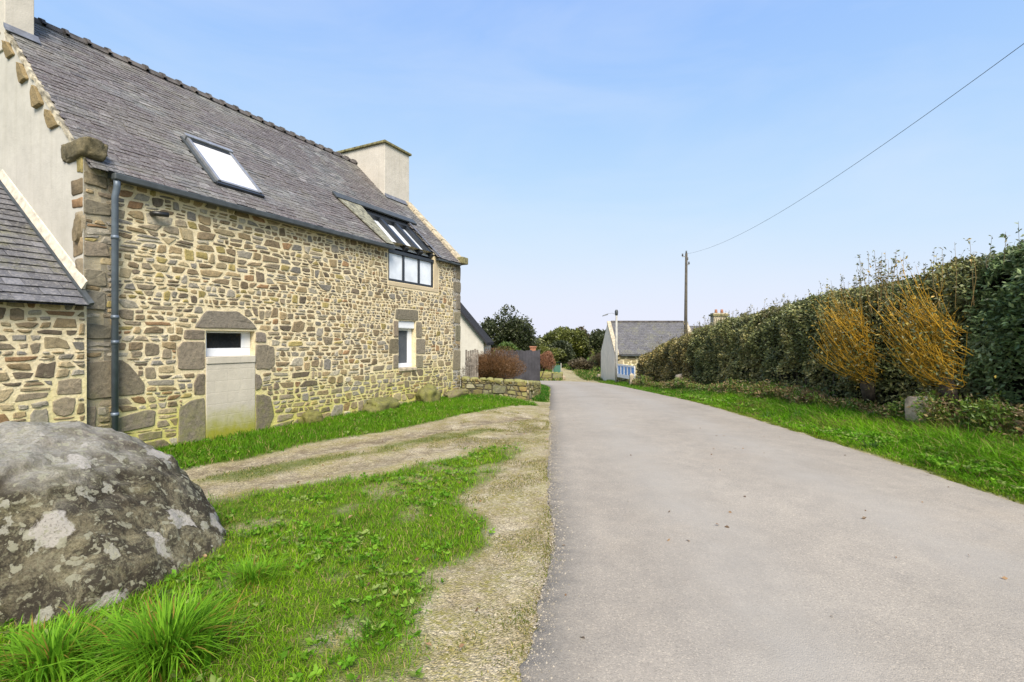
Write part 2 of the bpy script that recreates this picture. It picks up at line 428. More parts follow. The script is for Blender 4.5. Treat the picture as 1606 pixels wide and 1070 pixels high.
M['earth'] = plain('dark_earth', (0.075, 0.065, 0.04), 0.95, 0, 12, 0.4, 0.6)
M['paleblock'] = plain('pale_stone_block', (0.40, 0.325, 0.24), 0.95, 0, 6, 0.4, 0.7)
M['green_net'] = plain('green_netting', (0.05, 0.14, 0.10), 0.8)

# ------------------------------------------------------------------ object helpers
def link(o, parent=None):
    C.objects.link(o)
    if parent is not None:
        o.parent = parent
    return o

def tag(o, label=None, cat=None, group=None, kind=None):
    if label: o['label'] = label
    if cat: o['category'] = cat
    if group: o['group'] = group
    if kind: o['kind'] = kind
    return o

def empty(name, loc, rz=0.0, label=None, cat=None, group=None):
    o = bpy.data.objects.new(name, None)
    C.objects.link(o)
    o.location = loc
    o.rotation_euler = (0, 0, rz)
    return tag(o, label, cat, group)

def setcol(me, col, name='Col'):
    a = me.color_attributes.new(name, 'FLOAT_COLOR', 'POINT')
    n = len(me.vertices)
    arr = np.ones((n, 4), dtype=np.float32)
    col = np.asarray(col, dtype=np.float32)
    arr[:, :3] = col
    a.data.foreach_set('color', arr.ravel())

def setfloat(me, vals, name):
    a = me.attributes.new(name, 'FLOAT', 'POINT')
    a.data.foreach_set('value', np.asarray(vals, dtype=np.float32))

def mk(name, V, F, mat, parent=None, col=None, smooth=False, kind=None):
    me = bpy.data.meshes.new(name)
    me.from_pydata([tuple(v) for v in V], [], [tuple(f) for f in F])
    me.materials.append(mat)
    if smooth:
        me.polygons.foreach_set('use_smooth', [True] * len(me.polygons))
    if col is not None:
        setcol(me, col)
    me.update()
    o = link(bpy.data.objects.new(name, me), parent)
    if kind: o['kind'] = kind
    return o

def mktri(name, V, F, mat, parent=None, col=None, smooth=False, kind=None):
    V = np.asarray(V, dtype=np.float32)
    F = np.asarray(F, dtype=np.int32)
    k = F.shape[1]
    me = bpy.data.meshes.new(name)
    me.vertices.add(len(V))
    me.vertices.foreach_set('co', V.ravel())
    me.loops.add(F.size)
    me.loops.foreach_set('vertex_index', F.ravel())
    me.polygons.add(len(F))
    me.polygons.foreach_set('loop_start', np.arange(0, F.size, k, dtype=np.int32))
    me.polygons.foreach_set('loop_total', np.full(len(F), k, dtype=np.int32))
    me.polygons.foreach_set('use_smooth', np.full(len(F), smooth, dtype=bool))
    me.materials.append(mat)
    me.update(calc_edges=True)
    me.validate()
    if col is not None:
        setcol(me, col)
    o = link(bpy.data.objects.new(name, me), parent)
    if kind: o['kind'] = kind
    return o

class MB:
    def __init__(s):
        s.V, s.F, s.Cc = [], [], []
    def add(s, V, F, col=(1, 1, 1)):
        b = len(s.V)
        s.V += [tuple(v) for v in V]
        s.F += [tuple(i + b for i in f) for f in F]
        s.Cc += [col] * len(V)
        return s
    def box(s, x0, x1, y0, y1, z0, z1, col=(1, 1, 1)):
        V = [(x0, y0, z0), (x1, y0, z0), (x1, y1, z0), (x0, y1, z0), (x0, y0, z1), (x1, y0, z1), (x1, y1, z1), (x0, y1, z1)]
        F = [(0, 3, 2, 1), (4, 5, 6, 7), (0, 1, 5, 4), (1, 2, 6, 5), (2, 3, 7, 6), (3, 0, 4, 7)]
        return s.add(V, F, col)
    def hexa(s, P, col=(1, 1, 1)):          # eight corners in box order
        F = [(0, 3, 2, 1), (4, 5, 6, 7), (0, 1, 5, 4), (1, 2, 6, 5), (2, 3, 7, 6), (3, 0, 4, 7)]
        return s.add(P, F, col)
    def tube(s, pts, rad, n=8, col=(1, 1, 1), cap=True):
        V, F = tube_geo(pts, rad, n, cap)
        return s.add(V, F, col)
    def build(s, name, mat, parent=None, smooth=False, kind=None, usecol=False, bevel=0):
        o = mk(name, s.V, s.F, mat, parent, s.Cc if usecol else None, smooth, kind)
        if bevel:
            bm = o.modifiers.new('bevel', 'BEVEL')
            bm.width = bevel
            bm.segments = 2
        return o

def tube_geo(pts, rad, n=8, cap=True):
    pts = [Vector(p) for p in pts]
    if not hasattr(rad, '__len__'):
        rad = [rad] * len(pts)
    V, F = [], []
    for i, p in enumerate(pts):
        t = (pts[min(i + 1, len(pts) - 1)] - pts[max(i - 1, 0)]).normalized()
        a = t.cross(Vector((0, 0, 1)) if abs(t.z) < 0.9 else Vector((1, 0, 0))).normalized()
        b = t.cross(a)
        for k in range(n):
            an = 2 * math.pi * k / n
            V.append(tuple(p + (a * math.cos(an) + b * math.sin(an)) * rad[i]))
    for i in range(len(pts) - 1):
        for k in range(n):
            k2 = (k + 1) % n
            F.append((i * n + k, i * n + k2, (i + 1) * n + k2, (i + 1) * n + k))
    if cap:
        F.append(tuple(range(n - 1, -1, -1)))
        F.append(tuple(range((len(pts) - 1) * n, len(pts) * n)))
    return V, F

def rock_mesh(name, size, seed, mat, parent=None, col=None, sub=3, amp=0.25, pw=0.75, loc=(0, 0, 0), rz=0):
    import bmesh
    bm = bmesh.new()
    bmesh.ops.create_icosphere(bm, subdivisions=sub, radius=1.0)
    for v in bm.verts:
        p = v.co.copy()
        q = Vector([math.copysign(abs(c) ** pw, c) for c in p])
        nz = mnoise.fractal(p * 1.3 + Vector((seed, seed * 2.1, -seed)), 0.9, 2.1, 4)
        q *= 1 + amp * nz
        v.co = Vector((q.x * size[0], q.y * size[1], q.z * size[2]))
    me = bpy.data.meshes.new(name)
    bm.to_mesh(me)
    bm.free()
    me.materials.append(mat)
    me.polygons.foreach_set('use_smooth', [True] * len(me.polygons))
    if col is not None:
        setcol(me, col)
    o = link(bpy.data.objects.new(name, me), parent)
    o.location = loc
    o.rotation_euler = (0, 0, rz)
    return o

# value noise on numpy arrays (cheap, smooth)
_tab = np.random.default_rng(3).random((256, 256))
def vnoise(x, y, sc=1.0, oct=3):
    x = np.asarray(x, float) * sc
    y = np.asarray(y, float) * sc
    out = 0
    amp = 0.5
    tot = 0
    for _ in range(oct):
        xi = np.floor(x).astype(int); yi = np.floor(y).astype(int)
        fx = x - xi; fy = y - yi
        fx = fx * fx * (3 - 2 * fx); fy = fy * fy * (3 - 2 * fy)
        a = _tab[xi & 255, yi & 255]; b = _tab[(xi + 1) & 255, yi & 255]
        c = _tab[xi & 255, (yi + 1) & 255]; d = _tab[(xi + 1) & 255, (yi + 1) & 255]
        out = out + amp * ((a * (1 - fx) + b * fx) * (1 - fy) + (c * (1 - fx) + d * fx) * fy)
        tot += amp
        amp *= 0.5
        x = x * 2.03 + 17.3
        y = y * 2.03 + 9.1
    return out / tot

def sstep(a, b, x):
    t = np.clip((np.asarray(x, float) - a) / (b - a), 0, 1)
    return t * t * (3 - 2 * t)

def inside(px, py, poly):
    px = np.asarray(px, float); py = np.asarray(py, float)
    r = np.zeros(px.shape, bool)
    n = len(poly)
    for i in range(n):
        x1, y1 = poly[i]; x2, y2 = poly[(i + 1) % n]
        if y1 == y2: continue
        c = ((y1 > py) != (y2 > py)) & (px < (x2 - x1) * (py - y1) / (y2 - y1) + x1)
        r ^= c
    return r

def distpoly(px, py, poly, closed=True):
    px = np.asarray(px, float); py = np.asarray(py, float)
    d = np.full(px.shape, 1e9)
    n = len(poly)
    for i in range(n if closed else n - 1):
        x1, y1 = poly[i]; x2, y2 = poly[(i + 1) % n]
        dx, dy = x2 - x1, y2 - y1
        t = np.clip(((px - x1) * dx + (py - y1) * dy) / (dx * dx + dy * dy + 1e-12), 0, 1)
        d = np.minimum(d, np.hypot(px - x1 - t * dx, py - y1 - t * dy))
    return d

def sdf(px, py, poly):      # positive inside
    d = distpoly(px, py, poly)
    return np.where(inside(px, py, poly), d, -d)

# ------------------------------------------------------------------ terrain
_yy = np.linspace(-700, 1500, 22001)
_b = np.interp(_yy, [-700, 8, 16, 27, 40, 52, 120, 1500], [-1.85, -1.85, -2.1, -2.75, -3.42, -3.75, -3.7, -3.0])
_k = np.hanning(81); _k /= _k.sum()
_bs = np.convolve(np.pad(_b, 40, mode='edge'), _k, mode='valid')

RL = [(-1.2, -12), (-0.75, -6), (-0.25, 0), (0.04, 2.59), (0.24, 3.63), (0.33, 4.02), (0.42, 4.9), (0.42, 5.6), (0.58, 7.5), (0.75, 9.57), (1.12, 14.2), (1.62, 20.5), (2.2, 27), (2.45, 31), (2.4, 33.2), (1.8, 35.0), (0, 36.3), (-4, 37.0), (-15, 37.5), (-40, 38)]
RR = [(5.0, -12), (5.25, -6), (5.55, 0), (5.66, 2.59), (5.70, 3.63), (5.72, 4.02), (5.75, 4.9), (5.77, 5.6), (5.86, 7.5), (5.96, 9.57), (6.24, 14.2), (6.7, 20.5), (7.1, 27), (7.25, 32), (7.1, 36.5), (6.4, 39.5), (4, 41.6), (-2, 42.6), (-15, 43), (-40, 43)]
ROADPOLY = RL + RR[::-1]

def xright(y):
    return np.interp(y, [p[1] for p in RR[:15]], [p[0] for p in RR[:15]])
def xleft(y):
    return np.interp(y, [p[1] for p in RL[:14]], [p[0] for p in RL[:14]])

def zt(x, y):
    x = np.asarray(x, float); y = np.asarray(y, float)
    z = np.interp(y, _yy, _bs)
    # a level shelf in front of the house
    wgt = sstep(1.2, -0.9, x) * sstep(20.5, 16.6, y)
    z = z * (1 - wgt) + (-1.86) * wgt
    # bank up to the hedge on the right
    off = x - xright(y)
    z = z + 0.20 * sstep(0.3, 2.8, off) * sstep(40, 30, y)
    z = z + 0.5 * sstep(30, 80, np.abs(x - 3)) * (vnoise(x, y, 0.03) - 0.3)
    return z

def gz(x, y):
    return float(zt(np.array([x]), np.array([y]))[0])

# ------------------------------------------------------------------ ground cover masks
LAWN = [(-12, 3.1), (-6.0, 4.3), (-4.6, 4.95), (-3.72, 5.5), (-2.58, 6.35), (-1.86, 6.85), (-1.0, 7.65), (-0.1, 8.75), (0.17, 8.85), (0.24, 8.3), (-0.12, 7.2), (-0.36, 6.5), (-0.52, 5.6), (-0.28, 4.75), (-0.24, 4.35), (-0.45, 4.1), (-0.66, 3.85), (-0.56, 3.4), (-0.46, 3.05), (-0.46, 2.4), (-0.6, 1.0), (-1.6, -4), (-12, -4)]
STRIP = [(-9.5, 1.3), (-7.2, 4.3), (-5.9, 5.4), (-4.78, 6.75), (-4.2, 7.75), (-3.62, 8.7), (-2.7, 9.75), (-1.59, 11.45), (-0.5, 13.1), (0.45, 14.85), (0.85, 15.2), (0.75, 16.2), (-1.4, 16.7), (-1.9, 16.9), (-6.8, 7.3)]
MID = [(-7.5, 4.3), (-5.6, 5.5), (-4.3, 6.4), (-3.67, 6.83), (-2.9, 7.65), (-1.83, 8.85), (-0.5, 10.1)]
ENDGRASS = [(0.95, 17.2), (1.32, 17.6), (1.5, 20.0), (2.0, 26.0), (2.25, 31), (2.1, 33.0), (0.4, 34), (0.2, 22), (0.4, 17.6)]
FARPATH = [(4.7, 42.0), (6.4, 41.6), (6.55, 46), (6.8, 52), (7.5, 60), (6.0, 75), (4.8, 75), (6.2, 60), (5.4, 52), (4.9, 46)]
WORN = [(-0.9, 8.3), (-0.2, 8.6), (0.0, 7.8), (-0.6, 7.0), (-1.5, 6.9)]

def lawn_mask(x, y):
    n = (vnoise(x, y, 2.2, 4) - 0.5)
    m = sstep(-0.10, 0.22, sdf(x, y, LAWN) + n * 0.55)
    bare = sstep(0.60, 0.72, vnoise(x + 40, y, 1.3, 4)) * 0.55
    return np.clip(m * (1 - bare), 0, 1)

def strip_mask(x, y):
    n = (vnoise(x + 9, y, 1.7, 4) - 0.5)
    return sstep(-0.05, 0.2, sdf(x, y, STRIP) + n * 0.35)

def mid_mask(x, y):
    n = (vnoise(x, y + 30, 1.5, 4) - 0.5)
    return sstep(0.34, 0.05, distpoly(x, y, MID, False) + n * 0.5) * sstep(0.36, 0.55, vnoise(x, y + 5, 0.8, 3))

def right_mask(x, y):
    off = x - xright(y) - 0.02
    n = (vnoise(x, y, 3.0, 3) - 0.5) * 0.22
    return sstep(0.0, 0.12, off + n) * (y < 43)

def end_mask(x, y):
    return sstep(-0.05, 0.15, sdf(x, y, ENDGRASS))

def far_mask(x, y):
    f = ((y > 16.9) & ~inside(x, y, ROADPOLY) & (x < 2.6)) | (y > 42)
    f = f | (x < -9) | (y < -4)
    return f * sstep(0.1, -0.5, sdf(x, y, FARPATH))

def grass_mask(x, y):
    m = np.maximum.reduce([lawn_mask(x, y), strip_mask(x, y), mid_mask(x, y) * 0.7, right_mask(x, y), end_mask(x, y), far_mask(x, y)])
    return m

# ------------------------------------------------------------------ ground sheet
def axis(lo, hi, step, far, ratio=1.22):
    a = list(np.arange(lo, hi + 1e-6, step))
    s = step; v = hi
    while v < far:
        s *= ratio; v += s; a.append(v)
    s = step; v = lo; pre = []
    while v > -far:
        s *= ratio; v -= s; pre.append(v)
    return np.array(pre[::-1] + a)

gx = axis(-8.0, 9.5, 0.08, 900)
gy = axis(1.2, 17.0, 0.08, 900, 1.12)
GX, GY = np.meshgrid(gx, gy)
fx, fy = GX.ravel(), GY.ravel()
gm = grass_mask(fx, fy)
rs = sdf(fx, fy, ROADPOLY)
gzv = zt(fx, fy) + (vnoise(fx, fy, 5.0, 3) - 0.5) * 0.03 + (vnoise(fx, fy, 0.9, 3) - 0.5) * 0.05 * sstep(0, 0.5, -rs)
gzv = gzv - 0.05 * sstep(-0.02, 0.12, rs) - 0.01
# the wheel ruts of the track
RUT1 = [(-7.5, 4.9), (-5.1, 6.2), (-4.35, 6.95), (-3.5, 7.9), (-2.3, 9.2), (-1.0, 10.6), (0.4, 12.2)]
RUT2 = [(-7.5, 3.7), (-4.5, 5.55), (-3.3, 6.35), (-2.2, 7.25), (-1.2, 8.4), (-0.1, 9.6), (0.6, 10.6)]
rut = np.maximum(sstep(0.45, 0.0, distpoly(fx, fy, RUT1, False)), sstep(0.4, 0.0, distpoly(fx, fy, RUT2, False)) * 0.75)
gzv = gzv - rut * 0.025
nx, ny = len(gx), len(gy)
ii = np.arange(nx * ny).reshape(ny, nx)
F = np.stack([ii[:-1, :-1].ravel(), ii[:-1, 1:].ravel(), ii[1:, 1:].ravel(), ii[1:, :-1].ravel()], 1)
ground = mktri('ground', np.stack([fx, fy, gzv], 1), F, M['ground'], smooth=True, kind='structure')
setfloat(ground.data, gm, 'grass')
setfloat(ground.data, rut, 'rut')
setfloat(ground.data, np.clip(1 - rut * 0.8, 0, 1), 'moss')
tag(ground, 'pale gravel verge and dirt track beside the grass')

# ------------------------------------------------------------------ road
def resample(P, nseg):
    P = np.array(P, float)
    out = []
    for i in range(len(P) - 1):
        k = nseg[i]
        for j in range(k):
            out.append(P[i] + (P[i + 1] - P[i]) * j / k)
    out.append(P[-1])
    return np.array(out)
nseg = []
for i in range(len(RL) - 1):
    Lm = max(np.hypot(RL[i + 1][0] - RL[i][0], RL[i + 1][1] - RL[i][1]), np.hypot(RR[i + 1][0] - RR[i][0], RR[i + 1][1] - RR[i][1]))
    nseg.append(max(2, int(Lm / (0.035 if 1 < RL[i][1] < 12 else (0.12 if RL[i][1] < 20 else 0.4)))))
Lp, Rp = resample(RL, nseg), resample(RR, nseg)
cols = 40
u = np.linspace(0, 1, cols)
rx = Lp[:, None, 0] * (1 - u) + Rp[:, None, 0] * u
ry = Lp[:, None, 1] * (1 - u) + Rp[:, None, 1] * u
wob = (vnoise(Lp[:, 1], Lp[:, 0], 3.2, 4) - 0.5) * 0.13 + (vnoise(Lp[:, 1], Lp[:, 0] + 9, 14, 3) - 0.5) * 0.07
rx[:, 0] += wob
rx[:, -1] += (vnoise(Rp[:, 1] + 50, Rp[:, 0], 2.5, 3) - 0.5) * 0.10
ex = np.minimum(u, 1 - u)[None, :] * np.ones_like(rx)
rz = zt(rx, ry) + 0.004 + 0.05 * np.sin(np.pi * u)[None, :] - np.where(ex < 1e-6, 0.055, 0.0)
rx[:, 1] = rx[:, 0] + 0.02
rx[:, -2] = rx[:, -1] - 0.02
nr = len(Lp)
ii = np.arange(nr * cols).reshape(nr, cols)
F = np.stack([ii[:-1, :-1].ravel(), ii[:-1, 1:].ravel(), ii[1:, 1:].ravel(), ii[1:, :-1].ravel()], 1)
road = mktri('road', np.stack([rx.ravel(), ry.ravel(), rz.ravel()], 1), F, M['road'], smooth=True, kind='structure')
setfloat(road.data, (sstep(0.085, 0.0, u)[None, :] * np.ones_like(rx)).ravel(), 'edge')
tk = np.exp(-((u - 0.27) / 0.09) ** 2) + np.exp(-((u - 0.66) / 0.10) ** 2)
setfloat(road.data, (tk[None, :] * np.ones_like(rx)).ravel(), 'track')
tag(road, 'pale worn asphalt lane running past the stone house')

# ------------------------------------------------------------------ grass
def leaves(P, size, col, g, outward=None, droop=0.3, aspect=0.5):
    n = len(P)
    ax = g.normal(0, 1, (n, 3))
    if outward is not None:
        ax = ax * 0.75 + outward * 0.9
    ax[:, 2] -= droop
    ax /= np.linalg.norm(ax, axis=1)[:, None] + 1e-9
    rnd = g.normal(0, 1, (n, 3)) + np.array([0, 0, 0.6])
    sd_ = np.cross(ax, rnd); sd_ /= np.linalg.norm(sd_, axis=1)[:, None] + 1e-9
    nm = np.cross(sd_, ax)
    s_ = size[:, None]
    V = np.stack([P, P + ax * s_ * 0.5 + sd_ * s_ * aspect * 0.5 + nm * s_ * 0.10, P + ax * s_, P + ax * s_ * 0.5 - sd_ * s_ * aspect * 0.5 + nm * s_ * 0.10], 1).reshape(-1, 3)
    b = (np.arange(n) * 4)[:, None]
    F = np.concatenate([b + [0, 1, 2], b + [0, 2, 3]])
    return V, F, np.repeat(col, 4, axis=0)

def blades(P, h, w_, col, lean=0.5, rs_=None, wind=(0, 0)):
    g = rs_ or rng
    n = len(P)
    yaw = g.random(n) * 2 * np.pi
    ld = g.random(n) * 2 * np.pi
    ln = lean * (0.25 + g.random(n))
    Ld = np.stack([np.cos(ld) + wind[0], np.sin(ld) + wind[1], np.zeros(n)], 1)
    Wd = np.stack([np.cos(yaw), np.sin(yaw), np.zeros(n)], 1) * (w_ / 2)[:, None]
    up = np.array([0, 0, 1.0])
    def at(f):
        return P + up * (h * (f - 0.38 * np.minimum(ln, 1.3) * f * f))[:, None] + Ld * (h * ln * f * f)[:, None]
    m, t = at(0.55), at(1.0)
    V = np.stack([P - Wd, P + Wd, m - Wd * 0.75, m + Wd * 0.75, t], 1).reshape(-1, 3)
    b = (np.arange(n) * 5)[:, None]
    F = np.stack([b + [0, 1, 3], b + [0, 3, 2], b + [2, 3, 4]], 1).reshape(-1, 3)
    cc = np.repeat(col, 5, axis=0)
    return V, F, cc

def scatter(x0, x1, y0, y1, n, mask):
    x = rng.uniform(x0, x1, n); y = rng.uniform(y0, y1, n)
    k = rng.random(n) < mask(x, y)
    return x[k], y[k]

def grasscol(x, y, a, b, dry, dryamt=0.1, sc=1.3):
    n = len(x)
    t = np.clip(vnoise(x, y, sc, 3) + rng.normal(0, 0.16, n), 0, 1)[:, None]
    c = np.array(a) * (1 - t) + np.array(b) * t
    k = rng.random(n) < dryamt
    c[k] = np.array(dry) * (0.7 + 0.6 * rng.random((k.sum(), 1)))
    return c * (0.75 + 0.5 * rng.random((n, 1)))

GA, GB, DRY = (0.105, 0.255, 0.008), (0.26, 0.43, 0.016), (0.36, 0.29, 0.12)
parts = []
def near_density(x, y, ref, p):
    return np.clip((ref / np.maximum(np.hypot(x, y), 0.1)) ** p, 0, 1)
# lawn
x, y = scatter(-7, 0.5, 1.3, 9, 520000, lambda x, y: lawn_mask(x, y) ** 1.5 * near_density(x, y, 3.4, 1.6) * 0.62)
hh = (0.025 + 0.045 * rng.random(len(x))) * (0.7 + 0.7 * vnoise(x, y, 1.8, 3))
dist = np.hypot(x, y)
parts.append(blades(np.stack([x, y, zt(x, y) - 0.012], 1), hh, 0.0035 + 0.0011 * dist * rng.random(len(x)), grasscol(x, y, GA, GB, DRY, 0.16), 0.9))
# coarser tufts in the lawn
x, y = scatter(-7, 0.3, 1.3, 8.8, 60000, lambda x, y: lawn_mask(x, y) * sstep(0.5, 0.75, vnoise(x + 7, y + 3, 2.6, 3)) * 0.7)
hh = 0.05 + 0.07 * rng.random(len(x))
parts.append(blades(np.stack([x, y, zt(x, y) - 0.01], 1), hh, np.full(len(x), 0.007), grasscol(x, y, (0.065, 0.175, 0.010), (0.19, 0.32, 0.02), DRY, 0.08), 0.8))
# sparse weeds on gravel
def weed(x, y):
    return (1 - lawn_mask(x, y)) * sstep(0.48, 0.72, vnoise(x, y + 11, 1.9, 4)) * (sdf(x, y, ROADPOLY) < -0.02) * (distpoly(x, y, RUT1, False) > 0.25) * 0.8
x, y = scatter(-1.5, 1.3, 1.8, 13, 110000, weed)
parts.append(blades(np.stack([x, y, zt(x, y) - 0.01], 1), 0.012 + 0.022 * rng.random(len(x)), np.full(len(x), 0.007), grasscol(x, y, (0.10, 0.13, 0.02), (0.19, 0.19, 0.035), DRY, 0.35), 1.2))
# wall strip, middle of the track
x, y = scatter(-9, 1.0, 3, 17, 260000, lambda x, y: strip_mask(x, y) * 0.5)
hh = (0.05 + 0.09 * rng.random(len(x)))
parts.append(blades(np.stack([x, y, zt(x, y) - 0.01], 1), hh, np.full(len(x), 0.013), grasscol(x, y, (0.055, 0.165, 0.008), (0.15, 0.29, 0.012), DRY, 0.06), 0.7))
x, y = scatter(-8, 0.5, 4, 11, 160000, lambda x, y: mid_mask(x, y) * 0.6)
parts.append(blades(np.stack([x, y, zt(x, y) - 0.015], 1), 0.015 + 0.035 * rng.random(len(x)), np.full(len(x), 0.009), grasscol(x, y, (0.09, 0.14, 0.02), (0.17, 0.19, 0.03), DRY, 0.2), 1.0))
# end of the low wall and the far banks
x, y = scatter(0.2, 2.6, 16.5, 34, 60000, lambda x, y: end_mask(x, y) * 0.6)
parts.append(blades(np.stack([x, y, zt(x, y) - 0.01], 1), 0.06 + 0.12 * rng.random(len(x)), np.full(len(x), 0.03), grasscol(x, y, (0.03, 0.11, 0.01), (0.07, 0.18, 0.015), DRY, 0.05), 0.7))
x, y = scatter(-8, 16, 42, 75, 60000, lambda x, y: far_mask(x, y) * 0.5 * (vnoise(x, y, .6, 3) > .4))
parts.append(blades(np.stack([x, y, zt(x, y) - 0.02], 1), 0.12 + 0.25 * rng.random(len(x)), np.full(len(x), 0.10), grasscol(x, y, (0.05, 0.11, 0.015), (0.12, 0.19, 0.03), DRY, 0.2), 0.7))
def join(parts):
    V, F, K, b = [], [], [], 0
    for v, f, c in parts:
        V.append(v); F.append(f + b); K.append(c); b += len(v)
    return np.concatenate(V), np.concatenate(F), np.concatenate(K)
V, F, K = join(parts)
tag(mktri('lawn_grass', V, F, M['grass'], col=K, kind='stuff'), 'short bright green grass on the left verge and along the wall', 'grass')

# right-hand bank: long lush grass, shorter at the road edge
parts = []
x, y = scatter(5.5, 10.0, 3.0, 18, 330000, lambda x, y: right_mask(x, y) * near_density(x, y, 8.5, 1.2) * 0.42 * (x < 9.6))
off = x - xright(y)
cl = vnoise(x, y, 1.6, 3)
hh = (0.05 + 0.30 * sstep(0.1, 1.3, off) * (0.3 + 1.1 * cl)) * (0.5 + 0.8 * rng.random(len(x)))
cc = grasscol(x, y, (0.075, 0.215, 0.010), (0.21, 0.42, 0.016), DRY, 0.10, 0.8)
cc = cc * (0.55 + 0.9 * vnoise(x + 60, y + 13, 1.1, 4))[:, None]
brn = (rng.random(len(x)) < 0.35 * sstep(0.55, 0.7, vnoise(x + 5, y + 90, 0.9, 3)))
cc[brn] = np.array((0.24, 0.18, 0.07)) * (0.6 + 0.7 * rng.random((brn.sum(), 1)))
edge = sstep(0.35, 0.0, off)[:, None]
cc = cc * (1 - edge) + np.array((0.17, 0.21, 0.02)) * edge * (0.7 + 0.6 * rng.random((len(x), 1)))
parts.append(blades(np.stack([x, y, zt(x, y) - 0.015], 1), hh, 0.009 + 0.010 * rng.random(len(x)), cc, 1.0, wind=(-0.5, -0.1)))
x, y = scatter(6, 10.5, 18, 40, 130000, lambda x, y: right_mask(x, y) * 0.6 * (x < 10.2))
off = x - xright(y)
hh = (0.06 + 0.26 * sstep(0.1, 1.4, off)) * (0.5 + 0.8 * rng.random(len(x)))
parts.append(blades(np.stack([x, y, zt(x, y) - 0.015], 1), hh, np.full(len(x), 0.03), grasscol(x, y, (0.05, 0.15, 0.010), (0.13, 0.27, 0.015), DRY, 0.08), 0.9))
V, F, K = join(parts)
tag(mktri('bank_grass', V, F, M['grass'], col=K, kind='stuff'), 'long lush grass on the bank below the hedge', 'grass')

def rosettes(x, y, r0, r1, pal, g):
    k = 6
    n = len(x)
    X = np.repeat(x, k); Y = np.repeat(y, k)
    a = np.tile(np.arange(k) * 6.283 / k, n) + np.repeat(g.random(n) * 6.28, k) + g.normal(0, 0.3, n * k)
    out = np.stack([np.cos(a), np.sin(a), 0.15 + 0.5 * g.random(n * k)], 1) * 3
    P = np.stack([X, Y, zt(X, Y) + 0.012 + 0.02 * g.random(n * k)], 1)
    pal = np.array(pal)
    col = pal[np.repeat(g.integers(0, len(pal), n), k)] * (0.7 + 0.6 * g.random((n * k, 1)))
    return leaves(P, r0 + (r1 - r0) * g.random(n * k), col, g, out, 0.0, 0.55)
g = np.random.default_rng(77)
WP = [(0.09, 0.22, 0.012), (0.12, 0.28, 0.018), (0.18, 0.33, 0.03), (0.23, 0.31, 0.08)]
x, y = scatter(-6, 0.3, 1.6, 8.8, 5200, lambda x, y: lawn_mask(x, y) * sstep(0.42, 0.6, vnoise(x + 3, y + 8, 1.4, 3)))
r1 = rosettes(x, y, 0.025, 0.06, WP, g)
x, y = scatter(5.9, 8.6, 4.5, 22, 2600, lambda x, y: right_mask(x, y) * sstep(0.45, 0.6, vnoise(x + 3, y + 8, 1.2, 3)))
r2 = rosettes(x, y, 0.04, 0.09, WP, g)
r2[0][:, 2] += 0.10
x, y = scatter(-8, 0.8, 4, 16.8, 2600, lambda x, y: strip_mask(x, y) * sstep(0.45, 0.6, vnoise(x + 3, y + 8, 1.2, 3)))
r3 = rosettes(x, y, 0.04, 0.09, WP, g)
V, F, K = join([r1, r2, r3])
tag(mktri('weeds', V, F, M['grass'], col=K, kind='stuff'), 'small broad-leaved weeds among the grass', 'weeds')
yy = rng.uniform(1.8, 14, 5200)
xx = xleft(yy) + rng.normal(-0.03, 0.045, len(yy))
k = rng.random(len(yy)) < sstep(0.45, 0.62, vnoise(yy, yy * 0 + 4, 1.7, 4)) * 0.8
xx, yy = xx[k], yy[k]
pe = [blades(np.stack([xx, yy, zt(xx, yy) - 0.005], 1), 0.012 + 0.03 * rng.random(len(xx)), np.full(len(xx), 0.006), grasscol(xx, yy, (0.14, 0.17, 0.03), (0.24, 0.25, 0.05), DRY, 0.3), 1.2)]
V, F, K = join(pe)
tag(mktri('edge_grass', V, F, M['grass'], col=K, kind='stuff'), 'thin yellowish grass creeping along the road edge', 'grass')
# gravel: loose pebbles on the bare verge and track
def pebbles(x, y, r, col):
    n = len(x)
    T = np.array([(1, 0, 0), (-0.5, 0.87, 0), (-0.5, -0.87, 0), (0.1, 0.1, 0.8)])
    a = rng.random(n) * 6.28
    ca, sa = np.cos(a), np.sin(a)
    st = 0.6 + 0.6 * rng.random(n)
    V = np.empty((n, 4, 3))
    for i, p in enumerate(T):
        j = 1 + 0.35 * (rng.random(n) - 0.5)
        px_, py_ = p[0] * r * j, p[1] * r * st * j
        V[:, i, 0] = x + px_ * ca - py_ * sa
        V[:, i, 1] = y + px_ * sa + py_ * ca
        V[:, i, 2] = zt(x, y) - 0.008 + p[2] * r + rut_at(x, y)
    b = (np.arange(n) * 4)[:, None]
    F = np.stack([b + [0, 1, 3], b + [1, 2, 3], b + [2, 0, 3]], 1).reshape(-1, 3)
    return V.reshape(-1, 3), F, np.repeat(col, 4, axis=0)
def rut_at(x, y):
    return -0.02 * np.maximum(sstep(0.45, 0, distpoly(x, y, RUT1, False)), sstep(0.4, 0, distpoly(x, y, RUT2, False)))
x, y = scatter(-6, 1.3, 1.8, 15, 95000, lambda x, y: (1 - np.clip(grass_mask(x, y) * 1.6, 0, 1)) * (sdf(x, y, ROADPOLY) < 0.05) * near_density(x, y, 3.5, 1.5) * (0.3 + 0.7 * vnoise(x, y, 3, 3)))
t = rng.random((len(x), 1))
cc = np.array((0.20, 0.165, 0.105)) * (1 - t) + np.array((0.40, 0.355, 0.275)) * t
ye = rng.uniform(1.8, 14, 9000)
xe_ = xleft(ye) + 0.03 + np.abs(rng.normal(0, 0.11, len(ye))) * np.where(rng.random(len(ye)) < 0.5, 1, -0.5)
x = np.concatenate([x, xe_]); y = np.concatenate([y, ye])
te = rng.random((len(ye), 1))
